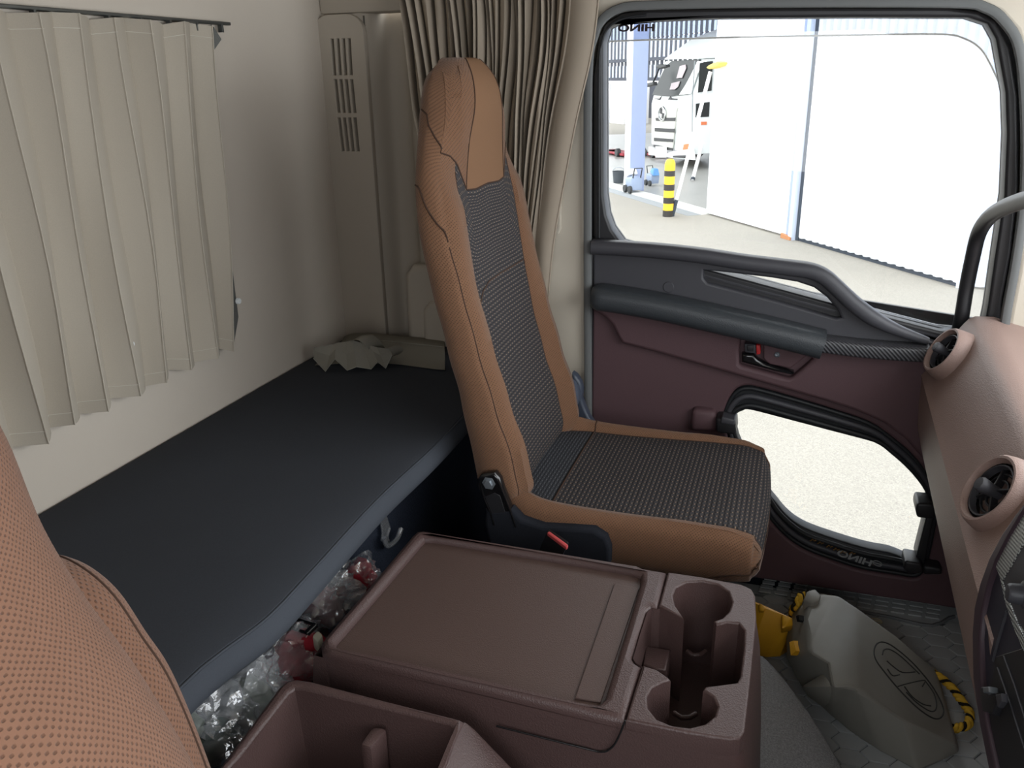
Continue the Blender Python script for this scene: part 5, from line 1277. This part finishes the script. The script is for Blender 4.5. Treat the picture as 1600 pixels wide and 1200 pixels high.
ca = [(-3.575,19.43,-1.14),(-3.378,20.78,-1.14),(-4.285,21.16,-1.14)]
cleaner('blue-grey wet vacuum with a white hood at the foot of the column', ca[0], .62, (VAC, WHITE))
cleaner('wet vacuum with a bright blue hood, between the column and the bollard', ca[1], .5, (VAC, BLU), -1)
bk_ = thing('bucket', 'small dark bucket on the shed threshold left of the column', 'bucket', ca[2])
lathe('pail', [(0, 0), (.12, 0), (.15, .28), (.155, .29), (.14, .29), (.115, .03), (0, .02)], fplane(ca[2], (1, 0, 0), (0, 1, 0)), BUCK, bk_, 16)
tube('bail', [Vector(ca[2]) + Vector((.15 * math.cos(a), .03, .28 + .1 * math.sin(a))) for a in [PI * k / 8 for k in range(9)]], .008, STEEL, bk_, n=5)

# bollard
bp = Vector([(-2.321,16.24,-1.15)][0]); H = 1.06
bo2 = thing('bollard', 'yellow and black banded bollard in front of the shed opening', 'bollard', tuple(bp))
ff = fplane(bp, (1, 0, 0), (0, 1, 0))
lathe('post', [(0, H), (.04, H - .004), (.075, H - .03), (.096, H - .08), (.098, H - .12), (.098, 0)], ff, BOLY, bo2, 20)
for a, b in ((670, 725), (805, 865), (935, 995), (1065, 1128)):
    z1 = H * (1128 - a) / 573; z0 = H * (1128 - b) / 573
    lathe('black_band', [(.098, z0), (.101, z0), (.101, z1), (.098, z1)], ff, BOLK, bo2, 20)
# cleaning pole leaning on the sliding door
pb_ = Vector([(-2.244,16.25,-1.15)][0]); pt_ = Vector((0, 0, 0)); q_ = [(-0.0027,1.41)][0]; pt_ = O_ + E_ * q_[0] + N_ * .10 + Vector((0, 0, q_[1]))
pl_ = thing('cleaning_brush', 'long white pole with a yellow brush head leaning against the sliding door', 'brush', tuple(pb_))
tube('pole', [pb_.lerp(pt_, .1), pt_], .035, WHITE, pl_, n=8)
tube('grey_tip', [pb_, pb_.lerp(pt_, .12)], .04, GAP, pl_, n=8)
hq = [(-0.0039,1.48),(0.1068,1.525),(0.3837,1.579),(0.4973,1.557),(0.4218,1.5),(0.1015,1.451)]
hb = [tuple(O_ + E_ * a + N_ * .20 + Vector((0, 0, b))) for a, b in hq]; hb_ = [tuple(O_ + E_ * a + N_ * .03 + Vector((0, 0, b))) for a, b in hq]
hull_obj('brush_head', hb + hb_, BRUSH, pl_, .02)
p1 = Vector([(-2.559,21.92,-1.135)][0]); q_ = [(-5.859,-0.2965)][0]; p2 = O_ + E_ * q_[0] - N_ * 3.0 + Vector((0, 0, q_[1]))
p3_ = thing('prop_pole', 'short white pole standing at the truck side behind the sliding door edge', 'pole', tuple(p1))
tube('pole', [p1, p2], .045, WHITE, p3_, n=8)
tube('pole_tip', [p1 + Vector((0, 0, .001)), p1.lerp(p2, .06)], .055, GAP, p3_, n=8)

# parked truck inside the shed
QT = Vector(((-2.904,24.45,-1.15))); QT.z = 0
tk = thing('parked_truck', 'white cab-over truck parked inside the shed, seen through the side window', 'truck', (QT.x, QT.y, GZ))
FT = lambda off: fplane(QT + N_ * off, E_, ZZ)
FS = lambda off: fplane(QT + E_ * off, -N_, ZZ)
Wt = 2.75
fb = [(-2.753,0.7062),(-0.159,0.8176),(-0.0544,-0.11),(-0.0431,-0.8769),(-1.21,-0.8814),(-2.735,-0.8414),(-2.762,-0.3405)]
zlow = min(p[1] for p in fb); zbelt = [(-1.377,0.7865)][0][1]; zroof = [(-0.8217,1.74)][0][1]
tl = [(-2.728,-0.0282)][0][0]
P8 = lambda t, s, z: tuple(QT + E_ * t - N_ * s + Vector((0, 0, z)))
hull_obj('cab_body', [P8(tl, .04, zlow + .25), P8(0, .04, zlow + .15), P8(tl, 0, zbelt - .25), P8(0, 0, zbelt - .25), P8(tl + .03, .05, zbelt), P8(-.03, .05, zbelt), P8(tl + .12, .35, zroof), P8(-.10, .35, zroof)] + [P8(t, 2.4, z) for t in (tl, 0) for z in (zlow + .2, zroof)], TRW, tk, .04)
rf = [(-2.569,1.774),(-1.998,2.29),(-0.2274,2.23),(-0.3222,1.779)]
rt = rf[1][1]
hull_obj('roof_fairing', [P8(rf[0][0], .22, rf[0][1]), P8(-.06, .22, rf[0][1] - .03), P8(rf[0][0] + .3, 1.0, rt + .05), P8(-.2, 1.0, rt + .05), P8(rf[0][0] + .1, 2.4, rf[0][1]), P8(-.05, 2.4, rf[0][1]), P8(rf[0][0] + .4, 2.4, rt + .5), P8(-.2, 2.4, rt + .5)], TRW, tk, .06)
def slant(off0, off1, z0, z1):   # plane leaning back between two heights
    return lambda u, v, w_: tuple(QT + E_ * u + N_ * (off0 + (off1 - off0) * (v - z0) / (z1 - z0) + w_) + Vector((0, 0, v)))
SLN = slant(-.03, -.33, zbelt, zroof)
plate('windscreen', [(-2.713,0.7952),(-2.565,1.186),(-2.389,1.613),(-2.084,1.732),(-0.3918,1.729),(-0.4163,1.404),(-0.4769,0.8386),(-1.578,0.7753)], [], .03, SLN, TRG, tk, .005)
plate('white_pillar', [(-0.4519,1.699),(-0.0675,1.675),(-0.226,1.376),(-0.2713,0.8562),(-0.9191,0.8257),(-0.721,1.075),(-0.5904,1.324)], [], .03, slant(.0, -.30, zbelt, zroof), TRW, tk, .006)
MIRR = M('mirror_pink_grey', (172, 160, 164), .4)
plate('seat_headrest', [(-1.425,1.583),(-1.102,1.62),(-0.9945,1.52),(-1.065,1.27),(-1.391,1.257)], [], .02, slant(.01, -.29, zbelt, zroof), MIRR, tk, .004)
plate('seat_back', [(-1.613,1.128),(-1.121,1.185),(-1.137,1.03),(-1.294,0.9572),(-1.596,0.9549)], [], .02, slant(.01, -.29, zbelt, zroof), MIRR, tk, .004)
for s in ('120 565,185 560,205 545,190 570', '270 575,290 545,345 560,355 572'):
    plate('wiper', [(-2.598,0.6942),(-2.127,0.7111),(-1.97,0.7785),(-2.073,0.6646)] if s[0] == '1' else [(-1.585,0.6823),(-1.404,0.7866),(-1.331,0.7301),(-0.9649,0.7191),(-0.9941,0.6844)], [], .02, FT(.02), TRK, tk, .002)
gr = plate('grille', [(-2.516,0.4389),(-0.9407,0.486),(-0.994,0.3641),(-1.093,-0.1619),(-1.159,-0.6527),(-2.412,-0.5839),(-2.551,-0.02)], [], .05, FT(-.01), TRS, tk, .01)
for s in ([(-2.281,0.1594),(-1.005,0.2149),(-1.022,0.1189),(-2.26,0.0785)], [(-2.315,-0.1248),(-1.02,-0.093),(-1.03,-0.1927),(-2.306,-0.2283)], [(-2.349,-0.4088),(-1.078,-0.3801),(-1.084,-0.46),(-2.34,-0.507)], [(-2.361,-0.6104),(-1.067,-0.6303),(-1.074,-0.6961),(-1.826,-0.7129),(-2.356,-0.6721)]):
    plate('grille_slot', s, [], .02, FT(.04), TRK, gr, .003)
oc = [(-1.828,0.2953),(-2.055,0.2879),(-1.81,0.1026)]
rx, ry = oc[0][0] - oc[1][0], oc[0][1] - oc[2][1]
ft = FT(.07)
tube('emblem_ring', [ft(oc[0][0] + rx * math.cos(2 * PI * k / 20), oc[0][1] + ry * math.sin(2 * PI * k / 20), 0) for k in range(20)], 0.03, CHR, gr, True, 6, up=tuple(N_))
plate('emblem_plate', [(oc[0][0] + rx * .8 * math.cos(2 * PI * k / 20), oc[0][1] + ry * .8 * math.sin(2 * PI * k / 20)) for k in range(20)], [], .02, FT(.05), CHR, gr, .002)
for a, b in ((-.3, .35), (.25, -.3)): plate('emblem_mark', [(oc[0][0] + rx * (a - .28), oc[0][1] + ry * (b - .35)), (oc[0][0] + rx * (a + .2), oc[0][1] + ry * (b - .4)), (oc[0][0] + rx * (a + .3), oc[0][1] + ry * (b + .35)), (oc[0][0] + rx * (a - .2), oc[0][1] + ry * (b + .4))], [], .012, FT(.068), TRK, gr, .001)
plate('front_bumper', [(-2.664,-0.6923),(-2.45,-0.7185),(-2.232,-0.8183),(-1.511,-0.8174),(-1.105,-0.7276),(0.0476,-0.5478),(0.1816,-0.856),(-1.087,-0.9051),(-2.659,-0.9344)], [], .12, FT(-.04), TRW, tk, .02)
plate('fog_lamp_slot', [(-0.9797,-0.8299),(-0.1866,-0.752),(-0.2152,-0.8407),(-0.9612,-0.879)], [], .02, FT(.075), TRK, tk, .003)
plate('headlight', [(-0.8882,-0.5354),(-0.0777,-0.4312),(-0.1336,-0.6088),(-0.9065,-0.6838)], [], .05, FT(.02), M('lamp_lens', (210, 214, 216), .15), tk, .008)
plate('turn_signal', [(-0.3637,-0.4773),(-0.0513,-0.4345),(-0.0962,-0.5968),(-0.4248,-0.6284)], [], .02, FT(.06), ORG, tk, .003)
plate('number_plate', [(-2.114,-0.6466),(-1.388,-0.5982),(-1.358,-0.9114),(-2.086,-0.9686)], [], .02, FT(.09), WHITE, tk, .003)
for k in range(2): plate('side_window', [(0.0849,1.635),(0.2034,1.66),(0.4715,1.683),(0.4813,0.9314),(0.0771,0.8918)] if k == 0 else [(0.0338,0.6085),(0.4459,0.6442),(0.4493,0.2562),(0.0488,0.2547)], [], .02, FS(.0), TRG, tk, .004)
plate('side_marker', [(0.2241,0.1323),(0.3861,0.1326),(0.3851,0.0487),(0.2229,0.0485)], [], .03, FS(0), ORG, tk, .003)
plate('door_edge', [(-0.0762,1.696),(-0.0511,1.696),(-0.0612,0.8079),(-0.0181,-0.1337),(-0.044,-0.1328),(-0.093,0.8087)], [], .01, FS(0), M('joint_grey_2', (150, 158, 160), .6), tk, .001)
for s in ([(-1.504,1.598),(-1.283,1.645),(-0.8611,1.62),(-0.842,1.56),(-1.203,1.515),(-1.479,1.547)], [(-2.144,1.138),(-1.619,1.181),(-1.596,1.081),(-2.077,1.036)]):
    plate('mirror', s, [], .15, FT(.35), TRK, tk, .03)
tube('mirror_arm', [FT(.4)(*[(-1.86,1.109)][0], 0), FT(.1)(*[(-2.2,1.395)][0], 0), FT(0)(*[(-2.247,1.569)][0], 0)], .03, TRK, tk, n=6)
slab2 = lambda n, t0, t1, s0, s1, z0, z1, mt: hull_obj(n, [P8(t, s, z) for t in (t0, t1) for s in (s0, s1) for z in (z0, z1)], mt, tk, .02)
slab2('chassis', tl + .3, -.3, .5, 7, zlow + .2, zlow + .7, TRK)
for t in (tl + .35, -.02):
    c = Vector(P8(t, 1.3, GZ + .5))
    lathe('wheel', [(0, .02), (.3, .02), (.34, .0), (.48, -.02), (.5, -.08), (.5, -.3), (0, -.3)], fplane(c, -N_, ZZ), TRK, tk, 20)
slab2('cargo_box', tl, 0, 2.7, 9, zlow + .8, zroof + .9, TRW)
